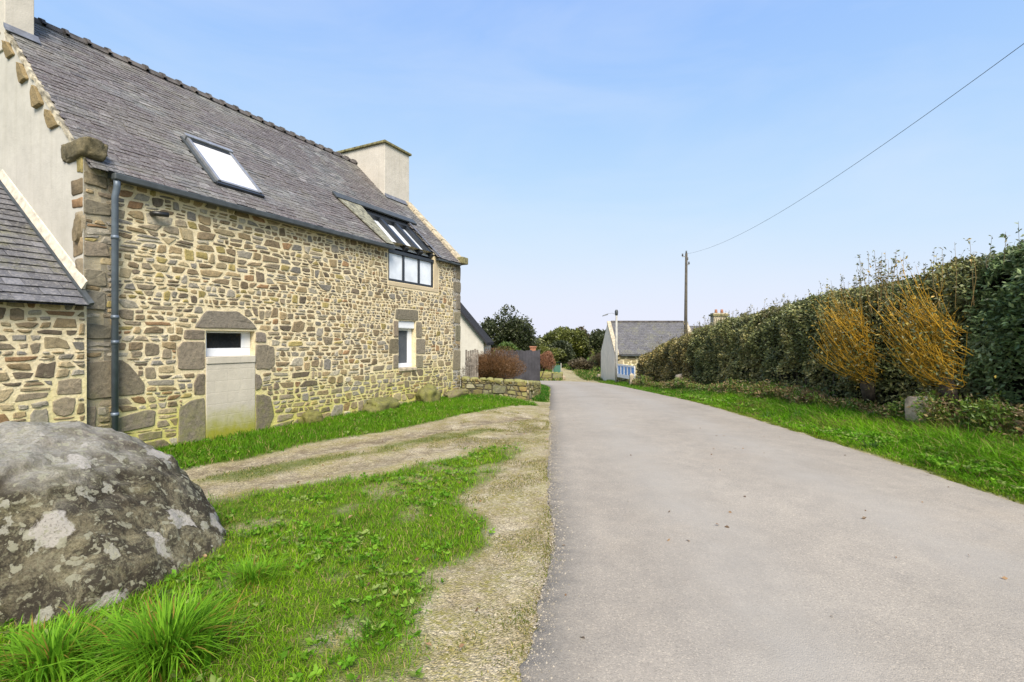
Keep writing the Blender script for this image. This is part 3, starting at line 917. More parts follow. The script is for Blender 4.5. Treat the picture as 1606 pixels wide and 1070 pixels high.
cc = np.concatenate([cc, np.array((0.20, 0.175, 0.135)) * (1 - te) + np.array((0.38, 0.34, 0.28)) * te])
V, F, K = pebbles(x, y, 0.003 + 0.009 * rng.random(len(x)) ** 4, cc)
ine = np.repeat(inside(x, y, ROADPOLY), 4)
V[ine, 2] += 0.018
tag(mktri('gravel', V, F, M['pebble'], col=K, kind='stuff'), 'loose pale gravel on the verge and track', 'gravel')

# ------------------------------------------------------------------ rubble masonry
def clip(poly, nx_, ny_, c):       # keep points with n.p <= c
    out = []
    m = len(poly)
    for i in range(m):
        p, q = poly[i], poly[(i + 1) % m]
        dp = nx_ * p[0] + ny_ * p[1] - c
        dq = nx_ * q[0] + ny_ * q[1] - c
        if dp <= 0: out.append(p)
        if (dp < 0) != (dq < 0) and dp != dq:
            t = dp / (dp - dq)
            if 0 < t < 1: out.append((p[0] + (q[0] - p[0]) * t, p[1] + (q[1] - p[1]) * t))
    return out

def rubble(x0, x1, z0, z1, hrow, blocks, seed, mortar=0.011, small=None, wavy=0.05, asp=(1.2, 3.6)):
    """roughly coursed rubble: wavy beds, slanting joints, chips and slivers; returns outlines and areas"""
    g = np.random.default_rng(seed)
    beds = [z0]
    while beds[-1] < z1 - hrow * 0.4:
        beds.append(beds[-1] + hrow * math.exp(g.normal(0, 0.30)))
    beds[-1] = z1
    nb = len(beds)
    def bed(k, x):
        if k <= 0: return z0
        if k >= nb - 1: return z1
        hmin = min(beds[k] - beds[k - 1], beds[k + 1] - beds[k])
        a = (float(vnoise(np.array([x]), np.array([k * 7.3 + seed]), 0.9, 3)[0]) - 0.5)
        b = (float(vnoise(np.array([x]), np.array([k * 3.1 + seed + 50]), 3.1, 2)[0]) - 0.5)
        return beds[k] + np.clip(a * wavy * 2.2 + b * hmin * 0.9, -0.42 * hmin, 0.42 * hmin)
    out = []
    taken = {}
    def shape(P, m):
        # P: quad anticlockwise from lower left; inset, break the edges, knock off corners
        P = np.array(P, float)
        c = P.mean(0)
        w_ = np.ptp(P[:, 0]); h_ = np.ptp(P[:, 1])
        if w_ < 2.6 * m or h_ < 2.6 * m: return
        P = c + (P - c) * np.array([max(0.3, 1 - 2 * m / w_), max(0.3, 1 - 2 * m / h_)])
        pull = 0.26 * g.random(4) ** 1.4
        P = P + (c - P) * pull[:, None]
        Q = []
        for q in range(4):
            a, b = P[q], P[(q + 1) % 4]
            d = b - a
            n_ = np.array([d[1], -d[0]])
            f0 = 0.04 + (0.30 * g.random() if g.random() < 0.45 else 0.05 * g.random())
            f1 = 0.04 + (0.30 * g.random() if g.random() < 0.45 else 0.05 * g.random())
            if q % 2 == 1: f0, f1 = f0 * 0.9, f1 * 0.9
            Q.append(a + d * f0)
            if q % 2 == 0 and w_ > 0.12:
                Q.append(a + d * (0.35 + 0.3 * g.random()) + n_ / (np.hypot(*n_) + 1e-9) * (0.07 * h_ * g.normal(0.5, 0.6)))
            Q.append(b - d * f1)
        Q = np.array(Q) + g.normal(0, 0.0025, (len(Q), 2))
        ar_ = 0.5 * abs(np.dot(Q[:, 0], np.roll(Q[:, 1], 1)) - np.dot(Q[:, 1], np.roll(Q[:, 0], 1)))
        if ar_ > 0.0009: out.append((Q, ar_))
    for k in range(nb - 1):
        h = beds[k + 1] - beds[k]
        zs = [beds[k] + h * f for f in (0.2, 0.5, 0.8)]
        xs = np.arange(x0, x1 + 1e-6, 0.01)
        forb = np.zeros(len(xs), bool)
        for b in blocks:
            for z in zs:
                forb |= inside(xs, np.full(len(xs), z), b)
        for (a, b) in taken.get(k, []):
            forb |= (xs > a) & (xs < b)
        # free intervals
        q = 0
        while q < len(xs):
            if forb[q]: q += 1; continue
            e = q
            while e + 1 < len(xs) and not forb[e + 1]: e += 1
            xa, xb = xs[q], xs[e]
            q = e + 1
            if xb - xa < 0.035: continue
            x = xa
            sl_ = 0.0
            while x < xb - 0.03:
                sm = small(x, zs[1]) if small else 0.0
                big = g.random() < 0.10 * (1 - sm) and k + 2 < nb
                asp_ = asp[0] + (asp[1] - asp[0]) * g.random() ** 1.4
                wd = max(0.06, h * asp_ * (1 - 0.35 * sm))
                if big: wd = h * (1.6 + 1.4 * g.random())
                if x + wd > xb - 0.07: wd = xb - x
                xe = x + wd
                sr = 0.0 if xe >= xb - 0.01 else g.normal(0, 0.22) * h
                m = mortar * (0.7 + 0.8 * g.random())
                kt = k + 2 if big else k + 1
                if big:
                    zz_ = np.linspace(beds[k + 1], beds[k + 2], 4)
                    clear = not any(inside(np.linspace(x - 0.05, xe + 0.05, 9), np.full(9, z), b).any() for z in zz_ for b in blocks)
                    if not clear: kt = k + 1
                    else: taken.setdefault(k + 1, []).append((x + 0.01, xe - 0.01))
                lo = lambda xx: bed(k, xx)
                hi = lambda xx: bed(kt, xx)
                P = [(x - sl_, lo(x)), (xe - sr, lo(xe)), (xe + sr, hi(xe)), (x + sl_, hi(x))]
                r = g.random()
                if kt == k + 1 and h > 0.10 and r < 0.22 + 0.30 * sm:
                    f = 0.3 + 0.4 * g.random()              # two thin stones one above the other
                    f2 = np.clip(f + g.normal(0, 0.10), 0.2, 0.8)
                    A = np.array(P)
                    ml = A[0] * (1 - f) + A[3] * f; mr = A[1] * (1 - f2) + A[2] * f2
                    if g.random() < 0.4 and wd > 0.22:
                        fm = 0.35 + 0.3 * g.random()
                        b0 = A[0] * (1 - fm) + A[1] * fm; m0 = ml * (1 - fm) + mr * fm
                        shape([A[0], b0, m0, ml], m); shape([b0, A[1], mr, m0], m)
                    else:
                        shape([A[0], A[1], mr, ml], m)
                    shape([ml, mr, A[2], A[3]], m)
                else:
                    shape(P, m)
                x = xe
                sl_ = sr
    return out

PAL = [((0.155, 0.115, 0.068), 4), ((0.235, 0.175, 0.095), 4), ((0.20, 0.165, 0.115), 4), ((0.29, 0.235, 0.14), 3), ((0.225, 0.205, 0.17), 3), ((0.105, 0.082, 0.058), 2), ((0.20, 0.115, 0.055), 1.0), ((0.31, 0.28, 0.22), 1.6), ((0.16, 0.15, 0.135), 2), ((0.25, 0.20, 0.07), 1.5)]
_pw = np.array([p[1] for p in PAL]); _pw = _pw / _pw.sum()
def stonecol(g):
    c = np.array(PAL[g.choice(len(PAL), p=_pw)][0])
    c = c * 0.86 + 0.14 * np.array((0.23, 0.205, 0.16))
    return tuple(c * (0.95 + 0.65 * g.random()))

def stone_geo(Q, h, g, frame, inner=0.86):
    n = len(Q)
    c = Q.mean(0)
    tx, tz = g.normal(0, 0.10), g.normal(0, 0.14)
    V = []
    sz = np.abs(Q - c).max()
    w_ = np.ptp(Q, axis=0).min()
    e = min(0.22, 0.012 / max(w_, 0.02))           # a chipped arris about 6 mm wide
    def put(P, o):
        for p in P:
            V.append(frame(p[0], o(p), p[1]))
    put(Q, lambda p: -0.03)
    put(c + (Q - c) * (1 - e * 0.4), lambda p: h * 0.35)
    put(c + (Q - c) * (1 - e * 2.0), lambda p: h * (0.9 + (p[0] - c[0]) / sz * tx * 2.2 + (p[1] - c[1]) / sz * tz * 2.2) + g.normal(0, 0.0022))
    V.append(frame(c[0], h + g.normal(0, 0.002), c[1]))
    F = []
    for r in range(2):
        for k in range(n):
            k2 = (k + 1) % n
            F.append((r * n + k, r * n + k2, (r + 1) * n + k2, (r + 1) * n + k))
    for k in range(n):
        F.append((2 * n + k, 2 * n + (k + 1) % n, 3 * n))
    return V, F

def lay_stones(stones, parent, g, frame, mat, limit, size_on_screen, h0=0.016, blocks=(), colf=None, blockcol=None):
    """largest stones become parts of their own, the rest one joined part"""
    items = []
    for Q, ar_ in stones:
        items.append((Q, ar_, False))
    for b in blocks:
        items.append((b, 9.0, True))
    items.sort(key=lambda t: -size_on_screen(t[0].mean(0), t[1]))
    rest = MB()
    for i, (Q, ar_, isb) in enumerate(items):
        V, F = stone_geo(Q, (h0 * (0.5 + 1.0 * g.random())) if not isb else 0.022, g, frame, 0.86 if not isb else 0.92)
        if isb:
            c = np.array((0.205, 0.178, 0.135)) * (0.85 + 0.3 * g.random()) * np.array((1 + g.normal(0, 0.03), 1, 1 + g.normal(0, 0.05)))
        else:
            c = colf(Q.mean(0), g) if colf else stonecol(g)
        if i < limit:
            mk('stone', V, F, mat, parent, [tuple(c)] * len(V))
        else:
            rest.add(V, F, tuple(c))
    if rest.V:
        rest.build('small_stones', mat, parent, kind='stuff', usecol=True)

# ------------------------------------------------------------------ the stone house (local x along the front, y into the house, z up)
CX, CY = -6.5812, 7.3451
ANG = math.atan2(0.891076, 0.453855)
HB = 1.87
S_END, DEPTH, RT = 10.52, 7.4, 3.7
SL = 0.98
Z0 = 2.83
COSR = 1 / math.sqrt(1 + SL * SL)
house = empty('stone_house', (CX, CY, -HB), ANG, 'long rubble stone house with slate roof beside the lane', 'house')

def toworld(s, t, z):
    return (CX + 0.453855 * s - 0.891076 * t, CY + 0.891076 * s + 0.453855 * t, z)

def L(v):      # facade z (0 = camera height) to house-local
    return v + HB

def roofz(t):
    return Z0 + SL * t

def hframe(u_, o, z):      # facade frame
    return (u_, -o, z + HB)

# openings in the front wall (s0,s1,z0,z1)
DOOR = (1.83, 2.82, -1.86, 0.20)
WIN2 = (7.27, 8.06, -0.82, 0.60)
DORM = (6.84, 8.96, 1.70, 2.83)
def wall_with_holes(x0, x1, z0, z1, holes, th, name, mat, parent, step=0.35):
    xs = sorted(set([x0, x1] + [h[0] for h in holes] + [h[1] for h in holes]))
    zs = sorted(set([z0, z1] + [h[2] for h in holes] + [h[3] for h in holes]))
    mb = MB()
    for i in range(len(xs) - 1):
        for j in range(len(zs) - 1):
            mx, mz = (xs[i] + xs[i + 1]) / 2, (zs[j] + zs[j + 1]) / 2
            if any(h[0] < mx < h[1] and h[2] < mz < h[3] for h in holes): continue
            for (y_, flip) in ((0.0, False), (th, True)):
                q = [(xs[i], y_, L(zs[j])), (xs[i + 1], y_, L(zs[j])), (xs[i + 1], y_, L(zs[j + 1])), (xs[i], y_, L(zs[j + 1]))]
                mb.add(q if not flip else q[::-1], [(0, 1, 2, 3)])
    for h in holes:
        a, b, c, d = h[0], h[1], L(h[2]), L(h[3])
        mb.add([(a, 0, c), (a, 0, d), (a, th, d), (a, th, c)], [(0, 1, 2, 3)])
        mb.add([(b, 0, c), (b, th, c), (b, th, d), (b, 0, d)], [(0, 1, 2, 3)])
        mb.add([(a, 0, c), (a, th, c), (b, th, c), (b, 0, c)], [(0, 1, 2, 3)])
        mb.add([(a, 0, d), (b, 0, d), (b, th, d), (a, th, d)], [(0, 1, 2, 3)])
    return mb.build(name, mat, parent)
front = wall_with_holes(0, S_END, -2.3, 2.80, [DOOR, WIN2, DORM], 0.5, 'front_wall', M['mortar'], house)

# big dressed granite round the openings and at the corners
def PB(*p):
    return [tuple(q) for q in p]
blocks_px = [
    PB((1.60, 0.235), (2.90, 0.235), (2.74, 0.42), (2.46, 0.60), (1.84, 0.58), (1.73, 0.45)),          # door lintel
    PB((1.43, 0.03), (1.82, 0.02), (1.82, 0.205), (1.45, 0.205)),
    PB((1.34, -0.52), (1.82, -0.54), (1.82, 0.0), (1.42, 0.0), (1.32, -0.12)),
    PB((1.62, -1.0), (1.82, -1.01), (1.82, -0.60), (1.68, -0.60), (1.61, -0.78)),
    PB((1.34, -1.88), (1.82, -1.88), (1.82, -1.05), (1.55, -1.08), (1.36, -1.18)),
    PB((2.83, -0.03), (3.08, -0.03), (3.06, 0.17), (2.83, 0.19)),
    PB((2.83, -0.60), (3.15, -0.62), (3.28, -0.5), (3.26, -0.12), (3.1, -0.07), (2.83, -0.07)),
    PB((2.83, -1.03), (2.93, -1.0), (2.99, -0.88), (2.93, -0.7), (2.83, -0.66)),
    PB((2.83, -1.90), (3.12, -1.88), (3.27, -1.6), (3.18, -1.18), (3.0, -1.10), (2.83, -1.09)),
    PB((7.10, 0.62), (8.20, 0.62), (8.18, 0.95), (7.14, 0.93)),                                           # window lintel
    PB((7.05, 0.10), (7.26, 0.10), (7.26, 0.59), (7.05, 0.59)), PB((6.86, -0.36), (7.26, -0.36), (7.26, 0.07), (6.88, 0.07)), PB((7.04, -0.80), (7.26, -0.80), (7.26, -0.39), (7.04, -0.39)),
    PB((8.07, 0.10), (8.34, 0.10), (8.34, 0.59), (8.07, 0.59)), PB((8.07, -0.40), (8.52, -0.40), (8.52, 0.07), (8.07, 0.07)), PB((8.07, -0.83), (8.40, -0.83), (8.40, -0.43), (8.07, -0.43)),
    # left quoins
    PB((0.0, -0.92), (0.82, -0.90), (0.83, -0.72), (0.60, -0.38), (0.50, -0.30), (0.0, -0.33)),
    PB((0.0, 0.03), (0.36, 0.04), (0.38, 0.24), (0.0, 0.28)), PB((0.0, 0.48), (0.28, 0.48), (0.28, 0.78), (0.0, 0.78)),
    PB((0.0, -1.62), (0.16, -1.62), (0.16, -1.0), (0.0, -1.0)), PB((0.36, -1.50), (0.98, -1.46), (1.0, -1.2), (0.85, -1.16), (0.38, -1.26)),
    PB((0.2, -1.95), (0.72, -1.95), (0.7, -1.62), (0.3, -1.56)),
    PB((0.0, 0.86), (0.3, 0.86), (0.27, 1.12), (0.0, 1.12)), PB((0.0, 1.3), (0.34, 1.34), (0.3, 1.55), (0.0, 1.55)), PB((0.0, 1.95), (0.36, 2.0), (0.33, 2.18), (0.0, 2.2)), PB((0.0, 2.42), (0.3, 2.40), (0.3, 2.6), (0.0, 2.62)),
    # right quoins
    PB((10.0, -1.0), (10.52, -1.02), (10.52, -0.30), (10.1, -0.28)), PB((10.2, 0.0), (10.52, 0.0), (10.52, 0.55), (10.2, 0.55)), PB((10.1, 0.62), (10.52, 0.62), (10.52, 1.0), (10.1, 1.0)),
    PB((10.25, 1.08), (10.52, 1.08), (10.52, 1.6), (10.25, 1.6)), PB((10.1, 1.66), (10.52, 1.66), (10.52, 2.05), (10.1, 2.05)), PB((10.25, 2.12), (10.52, 2.12), (10.52, 2.6), (10.25, 2.6)),
]
holes_poly = [[(h[0] - 0.01, h[2]), (h[1] + 0.01, h[2]), (h[1] + 0.01, h[3]), (h[0] - 0.01, h[3])] for h in (DOOR, WIN2, (6.84, 9.22, 1.55, 2.83))]
def finer(x_, z_):        # smaller rubble high up and towards the far end
    return float(np.clip(sstep(1.5, 7.0, x_) * 0.9 * sstep(-1.0, 0.6, z_) + 0.25 * sstep(1.0, 2.4, z_), 0, 1))
st = rubble(0.0, S_END, -2.0, 2.68, 0.108, blocks_px + holes_poly, 11, 0.0112, finer)
g11 = np.random.default_rng(12)
def bl(P):
    P = np.array(P, float)
    c = P.mean(0)
    P = c + (P - c) * 0.975
    Q = []
    for q in range(len(P)):
        a, b_ = P[q], P[(q + 1) % len(P)]
        Q += [a * 0.93 + b_ * 0.07, a * 0.5 + b_ * 0.5 + g11.normal(0, 0.008, 2), a * 0.07 + b_ * 0.93]
    return np.array(Q)
def screen(c, ar_):
    s = c[0]
    Y = CY + 0.891076 * s
    return ar_ / (Y * Y)
lay_stones(st, front, g11, hframe, M['stone'], 300, screen, 0.015, [bl(b) for b in blocks_px])

# gables, back wall
def gable(s, flip):
    z_ = lambda v: L(v)
    P = [(s, 0.0, z_(-2.3)), (s, DEPTH, z_(-2.3)), (s, DEPTH, z_(Z0 - 0.03)), (s, RT, z_(roofz(RT) - 0.05)), (s, 0.0, z_(Z0 - 0.03))]
    return P if not flip else P[::-1]
def slab_gable(s0, s1):
    A = gable(s0, False); B = gable(s1, False)
    mb = MB()
    n = 5
    mb.add(A + B, [tuple(range(n - 1, -1, -1)), tuple(range(n, 2 * n))] + [(i, (i + 1) % n, n + (i + 1) % n, n + i) for i in range(n)])
    return mb
gw = slab_gable(-0.004, 0.45).build('gable_wall', M['render'], house)
slab_gable(S_END - 0.45, S_END - 0.003).build('gable_wall', M['render'], house)
MB().box(0.46, S_END - 0.46, DEPTH - 0.4, DEPTH - 0.01, L(-2.3), L(Z0 - 0.05)).build('back_wall', M['render'], house)

# quoin stones turning the corner onto the gable face, irregular against the render
def gframe(u_, o, z):      # gable face: u = t
    return (-o - 0.004, u_, z + HB)
gq = []
zq = -2.0
gg = np.random.default_rng(5)
while zq < 2.6:
    hq = 0.16 + 0.24 * gg.random()
    wq = 0.14 + 0.22 * gg.random()
    P = [(0.0, zq), (wq, zq + 0.02 * gg.normal()), (wq * (0.9 + 0.2 * gg.random()), zq + hq), (0.0, zq + hq)]
    gq.append(bl([(p[0], p[1]) for p in P])[:, :])
    zq += hq + 0.05
for Q in gq:
    V, F = stone_geo(Q, 0.016, gg, gframe, 0.85)
    F = [f[::-1] for f in F]
    mk('stone', V, F, M['stone'], gw, [tuple(np.array(stonecol(gg)))] * len(V), smooth=True)
P = [(0.02, 1.62), (0.10, 1.50), (0.2, 1.52), (0.27, 1.7), (0.24, 1.9), (0.12, 1.98), (0.02, 1.9)]
V, F = stone_geo(bl(P), 0.05, gg, gframe)
mk('stone', V, [f[::-1] for f in F], M['stone'], gw, [(0.2, 0.16, 0.1)] * len(V))
# stones set in steps along the sloping edge of the gable
for t_, z_, wd, ht in ((0.98, 3.62, 0.30, 0.24), (1.55, 4.13, 0.30, 0.30), (2.12, 4.67, 0.28, 0.28), (2.68, 5.22, 0.27, 0.24), (3.2, 5.72, 0.25, 0.22)):
    P = [(t_ - wd * 0.62, z_ - ht * 0.62), (t_ + wd * 0.3, z_ - ht * 0.66), (t_ + wd * 0.55, z_ + ht * 0.15), (t_ + wd * 0.45, z_ + ht * 0.5), (t_ + wd * 0.1, z_ + ht * 0.35)]
    P = [(p[0], min(p[1], roofz(p[0]) + 0.03)) for p in P]
    P = [((p[0] - t_) * 1.25 + t_, (p[1] - z_) * 1.25 + z_ + 0.03) for p in P]
    V, F = stone_geo(bl(P), 0.06, gg, gframe, 0.75)
    F = [f[::-1] for f in F]
    mk('coping_stone', V, F, M['stone'], gw, [(0.25, 0.19, 0.10)] * len(V))
# lime fillet between the stones and the slates, broken
mb = MB()
for i in range(26):
    t0 = 0.35 + i * 0.125
    o = 0.015 + 0.03 * gg.random()
    h_ = -0.03 + 0.045 * gg.random()
    mb.hexa([(-o, t0, L(roofz(t0) - 0.09)), (0.05, t0, L(roofz(t0) - 0.09)), (0.05, t0 + 0.125, L(roofz(t0 + 0.125) - 0.09)), (-o, t0 + 0.125, L(roofz(t0 + 0.125) - 0.09)),
             (-o * 0.6, t0, L(roofz(t0) + h_)), (0.045, t0, L(roofz(t0) + h_)), (0.045, t0 + 0.125, L(roofz(t0 + 0.125) + h_)), (-o * 0.6, t0 + 0.125, L(roofz(t0 + 0.125) + h_))])
mb.build('verge_mortar', M['oldlime'], house)
k = rock_mesh('kneeler_stone', (0.19, 0.40, 0.17), 3.3, M['stone'], house, (0.135, 0.115, 0.07), 4, 0.22, pw=0.5)
k.location = (0.12, 0.28, L(2.98))

# ------------------------------------------------------------------ roof and slates
rf_mb = MB()
RS0, RS1 = 0.02, S_END - 0.05
def rp(s, t, o=0.0):       # point on the front roof slope, o along its normal
    return (s, t - o * SL * COSR, L(roofz(t) + o * COSR))
def rquad(s0, s1, t0, t1, o=-0.03):
    rf_mb.add([rp(s0, t0, o), rp(s1, t0, o), rp(s1, t1, o), rp(s0, t1, o)], [(0, 1, 2, 3)])
GS0, GS1, GT = 6.88, 9.02, 1.10
rquad(RS0, GS0, -0.16, RT); rquad(GS0, GS1, GT, RT); rquad(GS1, RS1, -0.16, RT)
# back slope
rf_mb.add([(RS0, RT, L(roofz(RT) - 0.03)), (RS1, RT, L(roofz(RT) - 0.03)), (RS1, DEPTH + 0.16, L(Z0 - 0.17)), (RS0, DEPTH + 0.16, L(Z0 - 0.17))], [(0, 1, 2, 3)])
roof = rf_mb.build('roof', M['slate_low'], house, usecol=False)
setcol(roof.data, (0.05, 0.05, 0.052))
CH_R = (9.19, 10.50, 2.24, 5.12)
CH_L = (-0.03, 0.37, 2.86, 4.6)
SKY = (2.2, 3.15, 0.28, 1.36)
def slate_geo(s0, s1, t0, t1, lift, lift2, o=0.0):
    th = 0.010
    P = [rp(s0, t0, lift + o), rp(s1, t0, lift2 + o), rp(s1, t1, 0.004 + o), rp(s0, t1, 0.004 + o),
         rp(s0, t0, lift + o - th), rp(s1, t0, lift2 + o - th)]
    F = [(0, 1, 2, 3), (4, 5, 1, 0), (4, 0, 3), (1, 5, 2)]
    return P, F
slates = []
gs = np.random.default_rng(21)
EXP = 0.088
row = 0
t = -0.17
while t < RT - 0.03:
    s = RS0 + (0.10 if row % 2 else 0.0) - 0.2
    while s < RS1:
        wd = 0.15 + 0.09 * gs.random()
        a, b = max(s, RS0), min(s + wd - 0.006, RS1)
        s += wd
        if b - a < 0.04: continue
        tm, sm = t + EXP / 2, (a + b) / 2
        if GS0 < sm < GS1 and tm < 1.25: continue
        if SKY[0] < sm < SKY[1] and SKY[2] < tm < SKY[3]: continue
        if CH_R[0] + 0.05 < sm < CH_R[1] and tm > CH_R[2] + 0.03: continue
        if CH_L[0] < sm < CH_L[1] - 0.03 and tm > CH_L[2] + 0.03: continue
        j = gs.normal(0, 0.008)
        l = 0.011 + 0.009 * gs.random() ** 2
        wav = 0.02 * (float(vnoise(np.array([sm]), np.array([tm]), 0.8, 2)[0]) - 0.5)
        V, F = slate_geo(a, b, t + j, min(t + EXP * 1.25, RT), l, l + gs.normal(0, 0.003), wav)
        v = 0.126 * np.exp(gs.normal(0, 0.27))
        col = (v * (1.03 + gs.normal(0, 0.03)), v * 0.985, v * (0.95 + gs.normal(0, 0.03)))
        slates.append((sm, tm, V, F, col))
    t += EXP
    row += 1
def slate_screen(it):
    X, Y, Z = toworld(it[0], it[1], roofz(it[1]))
    vis = X / Y > -1.07 and Z / Y < 0.713
    return (1 if vis else 0) / (Y * Y)
slates.sort(key=lambda q: -slate_screen(q))
rest = MB()
for i, (a, b, V, F, col) in enumerate(slates):
    if i < 300:
        mk('slate', V, F, M['slate'], roof, [col] * len(V))
    else:
        rest.add(V, F, col)
rest.build('small_slates', M['slate'], roof, kind='stuff', usecol=True)

# ridge tiles with raised collars
s = 0.40
while s < 9.15:
    V, F = [], []
    prof = [(-0.17, -0.165), (-0.10, -0.045), (0.0, 0.012), (0.10, -0.045), (0.17, -0.165)]
    for (ds, k_) in ((0.0, 1.0), (0.30, 1.0), (0.301, 1.28), (0.365, 1.28)):
        for (a, b) in prof:
            V.append((s + ds, RT + a * k_, L(roofz(RT) + 0.045 + b + (0.028 if k_ > 1 else 0))))
    for r in range(3):
        for q in range(4):
            F.append((r * 5 + q, r * 5 + q + 1, (r + 1) * 5 + q + 1, (r + 1) * 5 + q))
    F.append((15, 16, 17, 18, 19)); F.append((4, 3, 2, 1, 0))
    dz = gs.normal(0, 0.006)
    mk('ridge_tile', [(v[0], v[1], v[2] + dz) for v in V], F, M['ridge'], roof, smooth=False)
    s += 0.367

# gutters and fascia along the eaves
def gutter(s0, s1):
    mb = MB()
    mb.box(s0, s1, -0.235, -0.105, L(2.545), L(2.655))
    g_ = mb.build('gutter', M['gutter'], house, bevel=0.02)
    MB().box(s0, s1, -0.10, -0.012, L(2.59), L(2.70)).build('fascia', M['gutter'], house)
gutter(0.30, 6.86)
MB().box(9.03, 10.34, -0.17, -0.03, L(2.585), L(2.655)).build('gutter', M['gutter'], house, bevel=0.015)
# downpipe with collars
pipe = MB().tube([(0.36, -0.17, L(2.60)), (0.36, -0.17, L(2.45)), (0.36, -0.105, L(2.3)), (0.36, -0.105, L(-1.86))], 0.047, 14).build('downpipe', M['zinc'], house, smooth=True)
for z_ in (1.62, 0.35, -0.05, -1.2):
    MB().tube([(0.36, -0.105, L(z_)), (0.36, -0.105, L(z_ + 0.06))], 0.055, 14).build('collar', M['zinc'], pipe, smooth=True)

# ------------------------------------------------------------------ chimneys
def chimney(c, ztop, cap):
    zb = roofz(c[2]) - 0.35
    mb = MB().box(c[0], c[1], c[2], c[3], L(zb), L(ztop))
    ch = mb.build('chimney', M['chimney'], house, bevel=0.012)
    fl = MB()
    fl.hexa([rp(c[0] - 0.02, c[2] - 0.10, 0.03), rp(c[1] + 0.05, c[2] - 0.10, 0.03), rp(c[1] + 0.05, c[2] + 0.0, 0.03), rp(c[0] - 0.02, c[2] + 0.0, 0.03),
             rp(c[0] - 0.02, c[2] - 0.10, 0.045), rp(c[1] + 0.05, c[2] - 0.10, 0.045), (c[1] + 0.05, c[2] - 0.012, L(roofz(c[2]) + 0.10)), (c[0] - 0.02, c[2] - 0.012, L(roofz(c[2]) + 0.10))])
    fl.build('flashing', M['lead'], ch)
    if cap:
        MB().box(c[0] - 0.07, c[1] + 0.07, c[2] - 0.07, c[3] + 0.07, L(ztop + 0.002), L(ztop + 0.085)).build('cap_slab', M['moss_slab'], ch, bevel=0.015)
        fb = MB()
        sc_, tc_ = (c[0] + c[1]) / 2 + 0.05, c[2] + 1.05
        fb.box(sc_ - 0.22, sc_ + 0.22, tc_ - 0.22, tc_ + 0.22, L(ztop + 0.087), L(ztop + 0.17))
        fb.build('flue', M['moss_slab'], ch, bevel=0.01)
        MB().box(sc_ - 0.27, sc_ + 0.27, tc_ - 0.27, tc_ + 0.27, L(ztop + 0.172), L(ztop + 0.26)).build('flue_cover', M['gutter'], ch, bevel=0.01)
    return ch
chimney(CH_R, 6.86, True)
chimney(CH_L, 7.6, True)

# right-hand verge coping and its kneeler
n_ = 6
for i in range(n_):
    t0 = -0.12 + i * (3.9 / n_) * 0.62
    t1 = t0 + (3.9 / n_) * 0.62 - 0.012
    mb = MB().hexa([rp(10.27, t0, -0.04), rp(10.56, t0, -0.04), rp(10.56, t1, -0.04), rp(10.27, t1, -0.04), rp(10.29, t0, 0.11), rp(10.56, t0, 0.11), rp(10.56, t1, 0.11), rp(10.29, t1, 0.11)])
    mb.build('coping_stone', M['coping'], house, bevel=0.02)
MB().box(10.28, 10.64, -0.26, 0.06, L(2.66), L(2.90)).build('kneeler_stone', M['moss_slab'], house, bevel=0.03)

# ------------------------------------------------------------------ roof window
def rbox(mb, s0, s1, t0, t1, o0, o1):
    return mb.hexa([rp(s0, t0, o0), rp(s1, t0, o0), rp(s1, t1, o0), rp(s0, t1, o0), rp(s0, t0, o1), rp(s1, t0, o1), rp(s1, t1, o1), rp(s0, t1, o1)])
skyl = empty('roof_window', (0, 0, 0)); skyl.parent = house
a, b, c, d = SKY
mb = MB(); rbox(mb, a, a + 0.06, c, d, -0.02, 0.10); rbox(mb, b - 0.06, b, c, d, -0.02, 0.10); rbox(mb, a + 0.061, b - 0.061, c, c + 0.05, -0.02, 0.085)
mb.build('frame', M['metal'], skyl, bevel=0.006)
rbox(MB(), a - 0.03, b + 0.03, d - 0.02, d + 0.06, 0.0, 0.135).build('hood', M['metal'], skyl, bevel=0.01)
rbox(MB(), a + 0.061, b - 0.061, d - 0.085, d - 0.022, 0.0, 0.09).build('gap_shade_strip', M['anthracite'], skyl)  # dark strip put in for the shaded gap under the hood
rbox(MB(), a - 0.03, b + 0.03, c - 0.055, c - 0.003, 0.0, 0.07).build('lower_sash', M['anthracite'], skyl, bevel=0.006)
rbox(MB(), a + 0.061, b - 0.061, c + 0.051, d - 0.086, -0.02, 0.075).build('pane', M['blind_glass'], skyl)
rbox(MB(), a - 0.07, a - 0.003, c - 0.02, d + 0.05, 0.0, 0.04).build('flashing', M['gutter'], skyl)

# ------------------------------------------------------------------ glazed dormer: sloping glazing above a three-light window
dor = empty('glazed_dormer', (0, 0, 0)); dor.parent = house
f = MB()
WT = 2.50
y0, y1 = 0.015, 0.075
f.box(DORM[0], DORM[1], y0, y1, L(1.705), L(1.775)); f.box(DORM[0], DORM[1], y0 - 0.03, y1, L(WT), L(WT + 0.10))
f.box(DORM[0], DORM[0] + 0.06, y0, y1, L(1.776), L(WT - 0.001)); f.box(DORM[1] - 0.085, DORM[1], y0, y1, L(1.776), L(WT - 0.001))
f.build('frame', M['anthracite'], dor, bevel=0.005)
bars = (7.52, 8.24)
for sb in bars:
    MB().box(sb - 0.045, sb + 0.045, y0 + 0.002, y1, L(1.776), L(WT - 0.001)).build('mullion', M['anthracite'], dor, bevel=0.004)
edges = [DORM[0] + 0.06] + [q for sb in bars for q in (sb - 0.045, sb + 0.045)] + [DORM[1] - 0.085]
for i in range(0, 6, 2):
    MB().box(edges[i] + 0.001, edges[i + 1] - 0.001, y0 + 0.025, y0 + 0.04, L(1.777), L(WT - 0.002)).build('pane', M['sky_painted_glass'], dor)
G0 = -0.17          # glazing plane set below the slates
